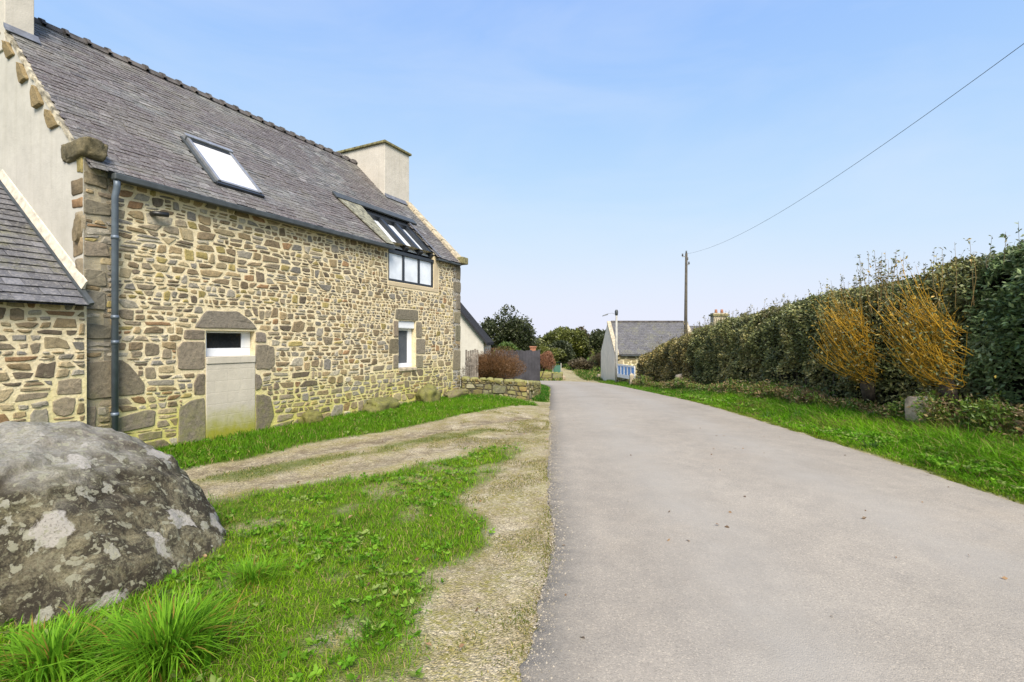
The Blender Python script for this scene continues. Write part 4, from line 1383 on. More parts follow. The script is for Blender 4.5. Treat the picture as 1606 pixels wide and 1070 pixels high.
raf = [(6.90, 6.96), (7.60, 7.74), (8.28, 8.42), (8.86, 9.06)]
for (a, b) in raf:
    rbox(MB(), a, b, -0.05, 1.10, -0.30, -0.045).build('rafter', M['anthracite'], dor, bevel=0.006)
for i in range(3):
    rbox(MB(), raf[i][1] + 0.001, raf[i + 1][0] - 0.001, 0.0, 0.98, G0 - 0.02, G0).build('pane', M['sky_painted_glass'], dor)
rbox(MB(), 6.90, 9.06, 0.985, 1.24, -0.32, -0.035).build('header', M['anthracite'], dor)
rbox(MB(), 5.98, 9.46, 1.10, 1.30, 0.03, 0.085).build('roof_lip', M['gutter'], dor, bevel=0.01)
v = MB(); v.hexa([rp(6.56, -0.17, 0.035), rp(6.87, -0.17, 0.035), rp(6.89, 1.10, 0.035), rp(6.02, 1.10, 0.035), rp(6.56, -0.17, 0.05), rp(6.87, -0.17, 0.05), rp(6.89, 1.10, 0.06), rp(6.02, 1.10, 0.06)])
v.build('valley_strip', M['valley'], dor)
rbox(MB(), 9.065, 9.12, -0.17, 1.10, 0.028, 0.05).build('valley_strip', M['lead'], dor)
MB().box(8.962, 9.21, -0.012, 0.3, L(1.69), L(2.60)).build('plaster_reveal', M['plaster'], house, bevel=0.01)
MB().box(6.83, 9.21, -0.014, 0.3, L(1.57), L(1.688)).build('plaster_sill', M['plaster'], house, bevel=0.01)

# ------------------------------------------------------------------ blocked doorway with a small window above
MB().box(DOOR[0] + 0.002, DOOR[1] - 0.002, -0.018, 0.3, L(-1.95), L(-0.44)).build('blocked_doorway', M['panel'], house, bevel=0.012)
MB().box(DOOR[0] + 0.002, DOOR[1] - 0.002, -0.035, 0.3, L(-0.438), L(-0.30)).build('window_sill', M['panel'], house, bevel=0.012)
win = empty('window', (0, 0, 0)); win.parent = house
f = MB(); a, b, c, d = DOOR[0] + 0.002, DOOR[1] - 0.002, -0.30, 0.198
f.box(a, b, 0.14, 0.22, L(c), L(c + 0.16)); f.box(a, b, 0.14, 0.22, L(d - 0.04), L(d)); f.box(a, a + 0.10, 0.14, 0.22, L(c + 0.161), L(d - 0.041)); f.box(b - 0.19, b, 0.14, 0.22, L(c + 0.161), L(d - 0.041))
f.build('frame', M['upvc'], win, bevel=0.008)
MB().box(a + 0.101, b - 0.191, 0.165, 0.18, L(c + 0.161), L(d - 0.041)).build('pane', M['glass'], win)

win = empty('window', (0, 0, 0)); win.parent = house
a, b, c, d = WIN2[0] + 0.002, WIN2[1] - 0.002, WIN2[2], WIN2[3] - 0.002
MB().box(a, b, 0.045, 0.22, L(d - 0.235), L(d)).build('shutter_box', M['upvc'], win, bevel=0.03)
f = MB(); y0, y1 = 0.15, 0.22
dd = d - 0.237
f.box(a, b, y0, y1, L(c + 0.03), L(c + 0.16)); f.box(a, a + 0.06, y0, y1, L(c + 0.161), L(dd)); f.box(b - 0.19, b - 0.003, y0, y1, L(c + 0.161), L(dd))
f.box(a + 0.061, b - 0.191, y0, y1, L(dd - 0.05), L(dd))
f.build('frame', M['upvc'], win, bevel=0.01)
MB().box(a + 0.061, b - 0.191, y0 + 0.03, y0 + 0.045, L(c + 0.161), L(dd - 0.051)).build('pane', M['curtain_glass'], win)
MB().box(a, b, -0.05, 0.3, L(c - 0.06), L(c + 0.028)).build('window_sill', M['coping'], house, bevel=0.012)

# black vent spout
vp = MB().tube([(0.93, 0.05, L(2.17)), (0.93, -0.10, L(2.17)), (1.12, -0.14, L(2.185))], 0.045, 10).build('vent_pipe', M['blackpipe'], house, smooth=True)

# ------------------------------------------------------------------ low annexe against the gable
ann = empty('stone_annexe', (CX, CY, -HB), ANG, 'low slate-roofed stone annexe built against the white gable', 'annexe')
AO = 0.12        # its front stands slightly proud of the house front
aw = MB().box(-3.6, -0.008, -AO, 0.35, L(-2.3), L(0.60)).build('front_wall', M['mortar'], ann)
MB().box(-3.6, -0.008, 5.4, 5.7, L(-2.3), L(0.56)).build('back_wall', M['render'], ann)
MB().box(-3.6, -3.2, 0.36, 5.39, L(-2.3), L(0.56)).build('end_wall', M['render'], ann)
AZ0, ASL = 0.745, 0.70
def arp(s, t, o=0.0):
    c_ = 1 / math.sqrt(1 + ASL * ASL)
    return (s, t - o * ASL * c_, L(AZ0 + ASL * t + o * c_))
sta = rubble(-3.0, -0.012, -2.0, 0.56, 0.106, [], 31, 0.0120, None, 0.05, (1.4, 4.2))
ga = np.random.default_rng(32)
def aframe(u_, o, z):
    return (u_, -AO - o, z + HB)
def pos_ok(c, ar_):
    X, Y, Z = toworld(c[0], -AO, c[1])
    return ar_ * (10 if X / Y > -1.09 else 1)
lay_stones(sta, aw, ga, aframe, M['stone'], 130, pos_ok, 0.017)
# slate roof
rb = MB()
AR = 3.15
rb.add([arp(-3.7, -0.30, -0.02), arp(-0.01, -0.30, -0.02), arp(-0.01, AR, -0.02), arp(-3.7, AR, -0.02)], [(0, 1, 2, 3)])
rb.add([arp(-3.7, AR, -0.02), arp(-0.01, AR, -0.02), (-0.01, 5.9, L(0.6)), (-3.7, 5.9, L(0.6))], [(0, 1, 2, 3)])
aroof = rb.build('roof', M['slate_low'], ann)
setcol(aroof.data, (0.05, 0.05, 0.055))
rest = MB(); row = 0; t = -0.31; cnt = 0
items = []
while t < AR - 0.05:
    s = -0.012
    s -= 0.1 if row % 2 else 0
    if row % 2:
        items.append((-0.11, -0.014, t))
    while s > -3.6:
        wd = 0.20 + 0.02 * ga.random()
        items.append((s - wd + 0.005, s, t))
        s -= wd
    t += 0.172; row += 1
items.sort(key=lambda q: -(q[1] > -1.6) * 10 + q[2])
for i, (a, b, t0) in enumerate(items):
    l = 0.024 + 0.008 * ga.random()
    j = ga.normal(0, 0.004)
    t1 = min(t0 + 0.22, AR)
    P = [arp(a, t0 + j, l), arp(b, t0 + j, l + ga.normal(0, 0.003)), arp(b, t1, 0.003), arp(a, t1, 0.003), arp(a, t0 + j, l - 0.012), arp(b, t0 + j, l - 0.012)]
    Fq = [(0, 1, 2, 3), (4, 5, 1, 0), (4, 0, 3), (1, 5, 2)]
    v = 0.098 * np.exp(ga.normal(0, 0.2))
    col = (v, v, v * 1.12)
    if i < 220 and b > -1.6: mk('slate', P, Fq, M['slate_low'], aroof, [col] * 6)
    else: rest.add(P, Fq, col)
rest.build('small_slates', M['slate_low'], aroof, kind='stuff', usecol=True)
# dark abutment strip and white mortar fillet up the gable
fl = MB(); fl.hexa([arp(-0.07, -0.32, 0.02), arp(-0.006, -0.32, 0.02), arp(-0.006, AR, 0.02), arp(-0.07, AR, 0.02), arp(-0.06, -0.32, 0.05), arp(-0.006, -0.32, 0.07), arp(-0.006, AR, 0.07), arp(-0.06, AR, 0.05)])
fl.build('flashing', M['gutter'], ann)
fl = MB(); fl.hexa([arp(-0.05, -0.02, 0.072), arp(-0.006, -0.02, 0.072), arp(-0.006, AR, 0.072), arp(-0.05, AR, 0.072), arp(-0.02, -0.02, 0.21), arp(-0.006, -0.02, 0.22), arp(-0.006, AR, 0.22), arp(-0.02, AR, 0.21)])
fl.build('mortar_fillet', M['lime'], ann)

# ------------------------------------------------------------------ boulder in the foreground
def boulder():
    import bmesh
    bm = bmesh.new()
    bmesh.ops.create_icosphere(bm, subdivisions=6, radius=1.0)
    cr = []
    for v in bm.verts:
        p = v.co.copy()
        A_, B_, H_ = (1.66 if p.x > 0 else 1.9), 1.30, 1.16
        ax_, az_, ay_ = math.sqrt((p.x / A_) ** 2 + 0.004), math.sqrt((p.z / H_) ** 2 + 0.002), abs(p.y) / B_
        G_ = ((ax_ ** 1.42 + az_ ** 1.42) ** (2.3 / 1.42) + ay_ ** 2.3) ** (1 / 2.3)
        x_, y_, z_ = p.x / G_, p.y / G_, p.z / G_
        # planed front-right facet with a crease running down to the right
        nx_, ny_, nz_ = 0.22, -0.86, 0.46
        dpl = x_ * nx_ + y_ * ny_ + z_ * nz_ - 1.0
        if dpl > 0:
            x_ -= nx_ * dpl * 0.85; y_ -= ny_ * dpl * 0.85; z_ -= nz_ * dpl * 0.85
        s3 = Vector((x_, y_, z_))
        nz = mnoise.fractal(s3 * 0.9 + Vector((4.2, 1.1, 7.7)), 1.0, 2.1, 4) * 0.10
        n2 = mnoise.fractal(s3 * 5.0 + Vector((1.2, 8.1, 2.7)), 0.8, 2.1, 4) * 0.040
        n3 = mnoise.fractal(s3 * 20.0, 0.8, 2.1, 3) * 0.010
        s3 += p * (nz + n2 + n3)
        v.co = s3
    bm.normal_update()
    for v in bm.verts:
        cr.append(max(0.0, min(1.0, (v.co.z - 0.55) / 0.55 * 0.6 + (v.normal.z - 0.55) * 0.9)))
    me = bpy.data.meshes.new('boulder')
    bm.to_mesh(me); bm.free()
    me.materials.append(M['boulder'])
    me.polygons.foreach_set('use_smooth', [True] * len(me.polygons))
    setfloat(me, cr, 'crown')
    o = link(bpy.data.objects.new('boulder', me))
    o.location = (-4.30, 4.02, -1.86)
    return tag(o, 'huge rounded granite boulder spotted with pale lichen in the foreground grass', 'boulder')
boulder()

# tall arching tuft in front of the boulder, long grass around its foot
def tuft_geo(cx_, cy_, n, spread, hmin, hmax, w0, g, cols, lean=1.0, segs=6):
    r = np.abs(g.normal(0, spread * 0.5, n)); a = g.random(n) * 6.283
    x_ = cx_ + r * np.cos(a); y_ = cy_ + r * np.sin(a) * 0.8
    z_ = zt(x_, y_) - 0.02
    h = hmin + (hmax - hmin) * g.random(n)
    ld = a + g.normal(0, 0.5, n)
    ln = lean * (0.25 + 0.9 * g.random(n))
    wv = w0 * (0.6 + 0.6 * g.random(n))
    fs = np.linspace(0, 1, segs + 1)
    Ld = np.stack([np.cos(ld), np.sin(ld), np.zeros(n)], 1)
    Wd = np.stack([-np.sin(ld), np.cos(ld), np.zeros(n)], 1)
    P0 = np.stack([x_, y_, z_], 1)
    V = np.empty((n, (segs + 1) * 2, 3))
    for i, f_ in enumerate(fs):
        c = P0 + Ld * (h * ln * f_ ** 1.9 * 0.85)[:, None] + np.array([0, 0, 1.0]) * (h * (f_ - 0.55 * np.minimum(ln, 1.25) * f_ ** 2.4))[:, None]
        ww = (wv * (1 - f_ ** 2.2) * 0.5 + 0.0004)[:, None]
        V[:, i * 2] = c - Wd * ww; V[:, i * 2 + 1] = c + Wd * ww
    b = (np.arange(n) * (segs + 1) * 2)[:, None]
    F = np.concatenate([b + [2 * i, 2 * i + 1, 2 * i + 3, 2 * i + 2] for i in range(segs)])
    A, B = np.array(cols[0]), np.array(cols[1])
    t_ = g.random((n, 1))
    c = A * (1 - t_) + B * t_
    kd = g.random(n) < 0.07
    c[kd] = (0.28, 0.20, 0.04)
    K = np.repeat(c, (segs + 1) * 2, axis=0)
    return V.reshape(-1, 3), F, K
def tuft(name, cx_, cy_, n, spread, hmin, hmax, w0, label, cat='grass tuft', seed=1, cols=None, lean=1.0):
    V, F, K = tuft_geo(cx_, cy_, n, spread, hmin, hmax, w0, np.random.default_rng(seed), cols, lean)
    o = mktri(name, V, F, M['grass'], col=K, smooth=True)
    return tag(o, label, cat)
# rank tussocks on the right-hand bank and coarse clumps in the lawn
g = np.random.default_rng(88)
parts = []
BT = [((0.05, 0.16, 0.012), (0.14, 0.32, 0.03)), ((0.075, 0.21, 0.008), (0.20, 0.42, 0.014)), ((0.05, 0.11, 0.03), (0.12, 0.21, 0.06)), ((0.12, 0.15, 0.02), (0.28, 0.26, 0.06))]
for i in range(150):
    yy = 4.6 + 17 * g.random() ** 1.4
    off_ = 0.35 + 2.3 * g.random()
    xx = float(xright(yy)) + off_
    hm = 0.16 + 0.26 * min(1, off_ / 1.6) * (0.5 + g.random())
    parts.append(tuft_geo(xx, yy, int(46 if yy < 12 else 26), 0.16 + 0.12 * g.random(), hm * 0.5, hm, 0.010 + 0.0009 * yy, g, BT[g.integers(0, 4)], 1.1, 4))
for i in range(170):
    xx, yy = g.uniform(-5.5, 0.2), 1.9 + 6.5 * g.random() ** 1.3
    if lawn_mask(np.array([xx]), np.array([yy]))[0] < 0.6: continue
    parts.append(tuft_geo(xx, yy, 26, 0.07 + 0.07 * g.random(), 0.05, 0.09 + 0.07 * g.random(), 0.006, g, BT[g.choice(4, p=[0.3, 0.4, 0.15, 0.15])], 1.1, 3))
V, F, K = join(parts)
tag(mktri('tussocks', V, F, M['grass'], col=K, smooth=True, kind='stuff'), 'rank tussocks on the bank and coarse clumps in the lawn', 'grass')
# dead leaves and scraps on the grass, the verge and the road
x, y = scatter(-5, 6.5, 2.0, 12, 420, lambda x, y: np.where(inside(x, y, ROADPOLY), 0.22, 0.8) + 0 * x)
ins_ = inside(x, y, ROADPOLY)
n = len(x)
uu = np.clip((x - xleft(y)) / (xright(y) - xleft(y)), 0, 1)
P = np.stack([x, y, zt(x, y) + np.where(ins_, 0.012 + 0.05 * np.sin(np.pi * uu), 0.03)], 1)
dp = np.array([(0.20, 0.11, 0.05), (0.28, 0.17, 0.08), (0.14, 0.09, 0.05), (0.34, 0.22, 0.12)])
a = g.random(n) * 6.28
V, F, K = leaves(P, 0.02 + 0.035 * g.random(n), dp[g.integers(0, 4, n)], g, np.stack([np.cos(a), np.sin(a), np.zeros(n)], 1) * 4, 0.0, 0.6)
tag(mktri('dead_leaves', V, F, M['leaf'], None, K, kind='stuff'), 'scattered brown dead leaves on grass, gravel and road', 'leaves')
TC = ((0.08, 0.215, 0.010), (0.22, 0.43, 0.026))
tuft('grass_tuft', -1.98, 2.75, 760, 0.27, 0.26, 0.52, 0.012, 'big arching tuft of long bright green grass in front of the boulder', seed=2, cols=TC)
tuft('grass_tuft', -2.62, 2.72, 620, 0.42, 0.16, 0.36, 0.011, 'lower spread of long grass at the left foot of the boulder', seed=3, cols=TC)
tuft('grass_tuft', -2.02, 3.72, 420, 0.30, 0.10, 0.24, 0.008, 'soft green tuft against the right end of the boulder', seed=4, cols=TC)

# ------------------------------------------------------------------ mossy rocks at the foot of the front wall
def gpos(s, out):
    X, Y, _ = toworld(s, -out, 0)
    return X, Y
for s_, o_, sz, cc, lb in ((4.05, 0.22, (0.24, 0.17, 0.20), (0.15, 0.14, 0.05), 'olive mossy rock leaning on the wall right of the blocked doorway'),
                           (6.3, 0.22, (0.55, 0.28, 0.24), (0.135, 0.13, 0.055), 'long low moss-covered rock below the wall middle'),
                           (8.3, 0.25, (0.36, 0.28, 0.34), (0.15, 0.145, 0.06), 'round moss-topped rock under the small white window'),
                           (9.9, 0.30, (0.62, 0.20, 0.17), (0.16, 0.135, 0.085), 'low brown ledge rock at the right end of the house')):
    X, Y = gpos(s_, o_)
    o = rock_mesh('rock', sz, s_ * 1.7, M['stone'], None, cc, 4, 0.38, loc=(X, Y, gz(X, Y) + sz[2] * 0.35), rz=ANG)
    tag(o, lb, 'rock', 'rocks along the foot of the house wall')

# ------------------------------------------------------------------ low dry-stone garden wall
def lowwall(name, ax_, ay_, bx_, by_, hA, hB, th, seed, label, limit=120, k=1.6, rbase=0.085):
    Ln = math.hypot(bx_ - ax_, by_ - ay_)
    an = math.atan2(by_ - ay_, bx_ - ax_)
    zA, zB = gz(ax_, ay_), gz(bx_, by_)
    e = empty(name, (ax_, ay_, zA), an, label, 'wall')
    g = np.random.default_rng(seed)
    sl = (zB - zA) / Ln
    ts = (zB + hB - zA - hA) / Ln
    mb = MB()
    mb.hexa([(0, 0, -0.4), (Ln, 0, -0.4 + zB - zA), (Ln, th, -0.4 + zB - zA), (0, th, -0.4), (0, 0, hA - 0.05), (Ln, 0, zB - zA + hB - 0.05), (Ln, th, zB - zA + hB - 0.05), (0, th, hA - 0.05)])
    core = mb.build('wall_core', M['earth'], e)
    zz = 0.0
    while zz < hB - 0.1:
        hh_ = 0.12 + 0.08 * g.random()
        r = rock_mesh('stone', (0.07, th * 0.52, hh_ * 0.55), g.random() * 40, M['stone'], core, tuple(np.array(stonecol(g)) * 0.8), 2, 0.2, pw=0.45)
        r.location = (Ln - 0.02, th / 2, zB - zA + zz + hh_ / 2)
        zz += hh_
    hm = max(hA, hB)
    stones = rubble(0, Ln, 0, 1.0, rbase * 2.2, [], seed, 0.008, None, 0.06, (0.5, 2.0))
    def fr(u_, o, v_):
        z0 = sl * u_ - 0.12; z1 = hA + ts * u_
        return (u_, -o, z0 + (z1 - z0) * v_)
    def sc_(c, ar_): return ar_
    lay_stones(stones, core, g, fr, M['stone'], limit, sc_, 0.035, colf=lambda c, g_: tuple(np.array(stonecol(g_)) * 0.62 + np.array((0.02, 0.025, 0.0))))
    # flat stones on top
    u_ = 0.0
    while u_ < Ln - 0.05:
        wd = min(0.22 + 0.2 * g.random(), Ln - u_)
        r = rock_mesh('cap_stone', (wd * 0.52, th * 0.56, 0.06 + 0.03 * g.random()), g.random() * 50, M['stone'], e, (0.22, 0.21, 0.09), 2, 0.3)
        r.location = (u_ + wd / 2, th / 2, hA + ts * (u_ + wd / 2) - 0.03)
        u_ += wd
    return e
lowwall('garden_wall', -1.72, 16.35, 0.55, 16.75, 0.60, 0.66, 0.4, 41, 'low mossy rubble garden wall continuing from the house corner')
lowwall('garden_wall', 0.62, 16.8, 1.25, 21.3, 0.66, 0.58, 0.4, 43, 'short return of low stone wall along the lane towards the dark board fence', 60)

# ------------------------------------------------------------------ vegetation
HX = 8.75
def htop(y):
    return np.interp(y, [3, 6, 8.2, 9.2, 10, 11.7, 14, 17.5, 21, 24, 26, 29, 33, 35], [1.9, 1.9, 1.74, 1.66, 1.62, 1.56, 1.38, 1.10, 0.92, 0.66, 0.40, -0.15, -0.85, -1.05])
def hedge(name, label, y0_, y1_, n, sz0, sz1, pal, seed, depth=1.9, cat='hedge', twigs=0, clump=0.35, xo=0.0):
    g = np.random.default_rng(seed)
    e = empty(name, (HX + 1, (y0_ + y1_) / 2, gz(HX + 1, (y0_ + y1_) / 2)), 0, label, cat)
    ox, oy, oz = e.location
    P, O = [], []
    m = n
    y = g.uniform(y0_, y1_, m)
    base = zt(np.full(m, HX + 0.6), y) + 0.30
    top = htop(y) + (vnoise(y, y * 0 + seed, 0.8, 4) - 0.5) * 0.7
    which = g.random(m)
    face = which < 0.62
    # face leaves, bulging clumps
    v_ = g.random(m) ** 0.9
    z = base + (top - base) * v_
    bul = (vnoise(y + seed, z, 1.1, 4) - 0.5) * 1.0 + (vnoise(y, z + 7, 3.0, 3) - 0.5) * 0.75
    inner = g.random(m) ** 1.6 * clump
    x = HX + xo + 0.15 - 0.05 + inner - bul * 0.6 + 0.45 * np.clip((v_ - 0.75) / 0.25, 0, 1) ** 2
    out = np.stack([-np.ones(m), np.zeros(m), np.full(m, 0.2)], 1)
    # top leaves
    tx = g.random(m) * depth
    ztop_ = top - 0.25 * (2 * tx / depth - 1) ** 2 - g.random(m) ** 1.5 * 0.3 + (vnoise(tx + seed, y, 1.7, 3) - 0.5) * 0.55
    x = np.where(face, x, HX + 0.35 + tx)
    z = np.where(face, z, ztop_)
    out = np.where(face[:, None], out, np.array([0, 0, 1.0]))
    # hollow patches let the dark inside show
    hol = vnoise(y * 1.0 + 31, z + 3, 2.2, 3)
    keep = ~(face & (hol < 0.36) & (g.random(m) < 0.8))
    P = np.stack([x, y, z], 1)[keep]; out = out[keep]
    nn = len(P)
    t_ = np.clip(vnoise(P[:, 1], P[:, 2], 1.5, 3) * 0.7 + 0.5 * g.random(nn) - 0.1, 0, 1)
    pal = np.array(pal)
    idx = t_ * (len(pal) - 1.001)
    i0 = idx.astype(int); fr = (idx - i0)[:, None]
    col = pal[i0] * (1 - fr) + pal[np.minimum(i0 + 1, len(pal) - 1)] * fr
    col = col * np.where(face[keep], 2.3, 1.5)[:, None] * (0.45 + 1.1 * g.random((nn, 1)))  # face leaves coloured brighter than top ones, making up for missing sunlight
    size = (sz0 + (sz1 - sz0) * (P[:, 1] - y0_) / (y1_ - y0_)) * (0.6 + 0.8 * g.random(nn))
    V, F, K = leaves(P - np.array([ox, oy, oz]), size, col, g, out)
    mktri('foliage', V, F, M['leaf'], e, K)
    # solid core filling the hedge, its inner shade put into the dark colour
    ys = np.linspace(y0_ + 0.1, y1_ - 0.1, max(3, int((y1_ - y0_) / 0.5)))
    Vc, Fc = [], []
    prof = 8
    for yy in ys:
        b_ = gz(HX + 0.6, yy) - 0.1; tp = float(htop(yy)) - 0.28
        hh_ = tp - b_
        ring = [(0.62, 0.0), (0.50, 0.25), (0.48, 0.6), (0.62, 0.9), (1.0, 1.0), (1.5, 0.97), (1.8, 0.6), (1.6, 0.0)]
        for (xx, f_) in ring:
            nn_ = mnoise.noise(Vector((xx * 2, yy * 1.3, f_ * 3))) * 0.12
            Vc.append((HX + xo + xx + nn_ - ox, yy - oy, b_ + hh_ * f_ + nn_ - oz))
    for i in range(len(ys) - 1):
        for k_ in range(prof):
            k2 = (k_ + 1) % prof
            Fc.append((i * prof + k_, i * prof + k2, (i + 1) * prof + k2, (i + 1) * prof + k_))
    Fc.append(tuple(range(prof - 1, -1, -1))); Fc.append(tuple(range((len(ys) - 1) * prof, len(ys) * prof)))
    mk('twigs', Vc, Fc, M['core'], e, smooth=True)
    # leafy shoots standing out of the top, bare stems low down
    mb = MB()
    SP, SO = [], []
    for i in range(twigs * 3):
        yy = g.uniform(y0_, y1_); xx = HX + xo + g.uniform(0.2, 1.3)
        zz = float(htop(yy)) - 0.30
        hh_ = 0.25 + 0.55 * g.random() ** 1.6
        dx, dy = g.normal(0, 0.10), g.normal(0, 0.12)
        p0, p1 = Vector((xx, yy, zz)), Vector((xx + dx, yy + dy, zz + hh_))
        mb.tube([tuple(p0 - e.location), tuple(p0.lerp(p1, 0.5) - e.location + Vector((g.normal(0, 0.02), g.normal(0, 0.02), 0))), tuple(p1 - e.location)], [0.005, 0.004, 0.0025], 4, (0.12, 0.085, 0.045), cap=False)
        for q in range(int(7 + 8 * hh_)):
            f_ = g.random() ** 0.8
            p = p0.lerp(p1, f_)
            SP.append(tuple(p)); SO.append((g.normal(0, 0.6), g.normal(0, 0.6), 0.5))
    if SP:
        SP = np.array(SP)
        nn = len(SP)
        cc_ = pal[g.integers(1, len(pal), nn)] * 1.5 * (0.6 + 0.7 * g.random((nn, 1)))
        V, F, K = leaves(SP - np.array([ox, oy, oz]), sz0 * (0.5 + 0.5 * g.random(nn)), cc_, g, np.array(SO))
        mktri('shoots', V, F, M['leaf'], e, K, kind='stuff')
    for i in range(int((y1_ - y0_) * 2.2)):
        yy = g.uniform(y0_, y1_); b_ = gz(HX + 0.5, yy)
        xx = HX + xo + g.uniform(0.25, 0.7)
        mb.tube([(xx - ox, yy - oy, b_ - 0.1 - oz), (xx + g.normal(0, 0.1) - ox, yy + g.normal(0, 0.15) - oy, b_ + 0.9 - oz)], [0.03, 0.02], 5, (0.10, 0.08, 0.06), cap=False)
    mb.build('stems', M['golden'], e, usecol=True, kind='stuff')
    return e
PALN = [(0.024, 0.040, 0.014), (0.045, 0.070, 0.024), (0.075, 0.105, 0.040), (0.13, 0.16, 0.075), (0.20, 0.22, 0.13)]
PALM = [(0.034, 0.042, 0.014), (0.058, 0.068, 0.024), (0.088, 0.095, 0.036), (0.14, 0.125, 0.045), (0.20, 0.18, 0.10)]
PALF = [(0.04, 0.042, 0.014), (0.066, 0.066, 0.022), (0.10, 0.085, 0.03), (0.15, 0.115, 0.04), (0.20, 0.16, 0.08)]
hedge('hedge_shrub', 'tall glossy dark evergreen shrub at the right edge of the view', 4.5, 9.35, 40000, 0.105, 0.10, PALN, 51, cat='shrub', twigs=40)
hedge('hedge', 'long dark olive hedge running behind the golden-stemmed shrubs', 9.2, 24.0, 95000, 0.085, 0.10, PALM, 52, twigs=90)
hedge('hedge', 'lower brownish end of the hedge beside the small far cottage', 23.8, 33.5, 34000, 0.10, 0.13, PALF, 53, twigs=30)

# rough undergrowth at the hedge foot
g = np.random.default_rng(61)
n = 52000
y = g.uniform(5.0, 33, n) ** 1.0
x = HX - 0.62 + np.abs(g.normal(0, 0.30, n)) * (g.random(n) < 0.9) - 0.2 * g.random(n)
z = zt(x, y) + g.random(n) ** 1.1 * (0.05 + 1.05 * np.clip(vnoise(y, x * 0.6, 0.75, 4) - 0.12, 0, 1))
x = x + (vnoise(y, z, 2.2, 3) - 0.5) * 0.6
pal = np.array([(0.17, 0.16, 0.035), (0.13, 0.21, 0.028), (0.27, 0.19, 0.085), (0.11, 0.19, 0.024), (0.33, 0.26, 0.13)])
ci = np.clip((vnoise(x * 2, y, 1.6, 3) * 1.4 - 0.2) * 5, 0, 4.99).astype(int)
ci = np.where(g.random(n) < 0.3, g.integers(0, 5, n), ci)
col = pal[ci] * (0.6 + 0.8 * g.random((n, 1)))
V, F, K = leaves(np.stack([x, y, z], 1), 0.05 + 0.07 * g.random(n), col, g, np.tile(np.array([-0.6, 0, 0.5]), (n, 1)), 0.1, 0.4)
tag(mktri('undergrowth', V, F, M['leaf'], None, K, kind='stuff'), 'brown and olive brambles along the foot of the hedge', 'undergrowth')

# golden-stemmed shrubs: whippy orange twigs fanning up and out from a stool
def golden(bx_, by_, zb, n, lean_y, hmax, seed, label, tops):
    g = np.random.default_rng(seed)
    e = empty('golden_shrub', (bx_, by_, zb), 0, label, 'shrub', 'golden-stemmed shrubs in the hedge')
    mb = MB(); lv = []
    for i in range(n):
        # tiers of whips: each leaves a dark crooked limb and sweeps away along the hedge, out and up
        tier = g.random() ** 1.1
        ln = (0.45 + 0.75 * g.random()) * (1.05 - 0.25 * tier)
        st = Vector((-0.05 + g.normal(0, 0.10), -0.10 + 0.15 * tier * lean_y + g.normal(0, 0.20), 0.02 + tier * (hmax - 1.0)))
        dy = -0.30 + 1.25 * g.random() ** 0.8
        d = Vector((-0.20 - 0.45 * g.random(), dy * lean_y, -0.05 + 0.55 * g.random())).normalized()
        upc = 0.35 + 0.55 * g.random()
        pts = []
        for q in range(5):
            t_ = q / 4
            pts.append(st + d * ln * t_ + Vector((0, 0, 1)) * (upc * ln * t_ ** 2) + Vector((g.normal(0, 0.018), g.normal(0, 0.018), 0)))
        c = np.array((0.58, 0.33, 0.025)) * (0.40 + 0.85 * g.random()) if g.random() < 0.82 else np.array((0.15, 0.13, 0.035))
        mb.tube([tuple(p) for p in pts], [0.0065, 0.006, 0.005, 0.004, 0.002], 4, tuple(c), cap=False)
        for q in range(3):                                   # side twigs
            b0 = pts[1 + int(3 * g.random())]
            sdv = Vector((g.normal(-0.1, 0.25), g.normal(0.05, 0.35), 0.45 + 0.4 * g.random())).normalized() * (0.14 + 0.26 * g.random())
            mb.tube([tuple(b0), tuple(b0 + sdv * 0.5 + Vector((g.normal(0, 0.015), g.normal(0, 0.02), 0))), tuple(b0 + sdv)], [0.004, 0.003, 0.0015], 3, tuple(c * 0.9), cap=False)
        for q in range(9):
            p = pts[1 + int(g.random() * 4)] + Vector((g.normal(0, 0.06), g.normal(0, 0.06), g.normal(0, 0.06)))
            lv.append(tuple(p))
    for i in range(tops):
        st = Vector((g.normal(0.15, 0.2), g.normal(-0.35, 0.35), hmax - 0.75))
        tp = st + Vector((g.normal(0, 0.08), g.normal(0.0, 0.14), 0.85 + 0.65 * g.random()))
        c = np.array((0.20, 0.135, 0.05)) * (0.7 + 0.6 * g.random())
        mb.tube([tuple(st), tuple(st.lerp(tp, 0.5) + Vector((0, g.normal(0, 0.04), 0))), tuple(tp)], [0.006, 0.005, 0.003], 4, tuple(c), cap=False)
        for q in range(16):
            p = st.lerp(tp, 0.55 + 0.45 * g.random())
            lv.append((p.x + g.normal(0, 0.03), p.y + g.normal(0, 0.03), p.z))
    mb.build('stems', M['golden'], e, usecol=True, smooth=True, kind='stuff')
    P = np.array(lv + [(p[0] - 0.06 + g.normal(0, 0.08), p[1] + g.normal(0, 0.25), p[2] + g.normal(0, 0.2)) for p in lv[::2] if p[2] < hmax - 0.7]); m = len(P)
    pal = np.array([(0.38, 0.24, 0.025), (0.24, 0.18, 0.03), (0.12, 0.14, 0.04), (0.085, 0.105, 0.035), (0.17, 0.18, 0.08), (0.10, 0.12, 0.045)])
    col = pal[g.integers(0, 6, m)] * (0.6 + 0.7 * g.random((m, 1)))
    V, F, K = leaves(P, 0.035 + 0.06 * g.random(m), col, g, None, 0.0, 0.5)
    mktri('leaves', V, F, M['leaf'], e, K)
    V, F = tube_geo([(0.05, 0.0, -0.35), (0.0, 0.0, 0.0), (-0.02, 0.03, 0.25)], [0.13, 0.15, 0.09], 9)
    mk('stool', V, F, M['bark'], e, smooth=True)
    return e
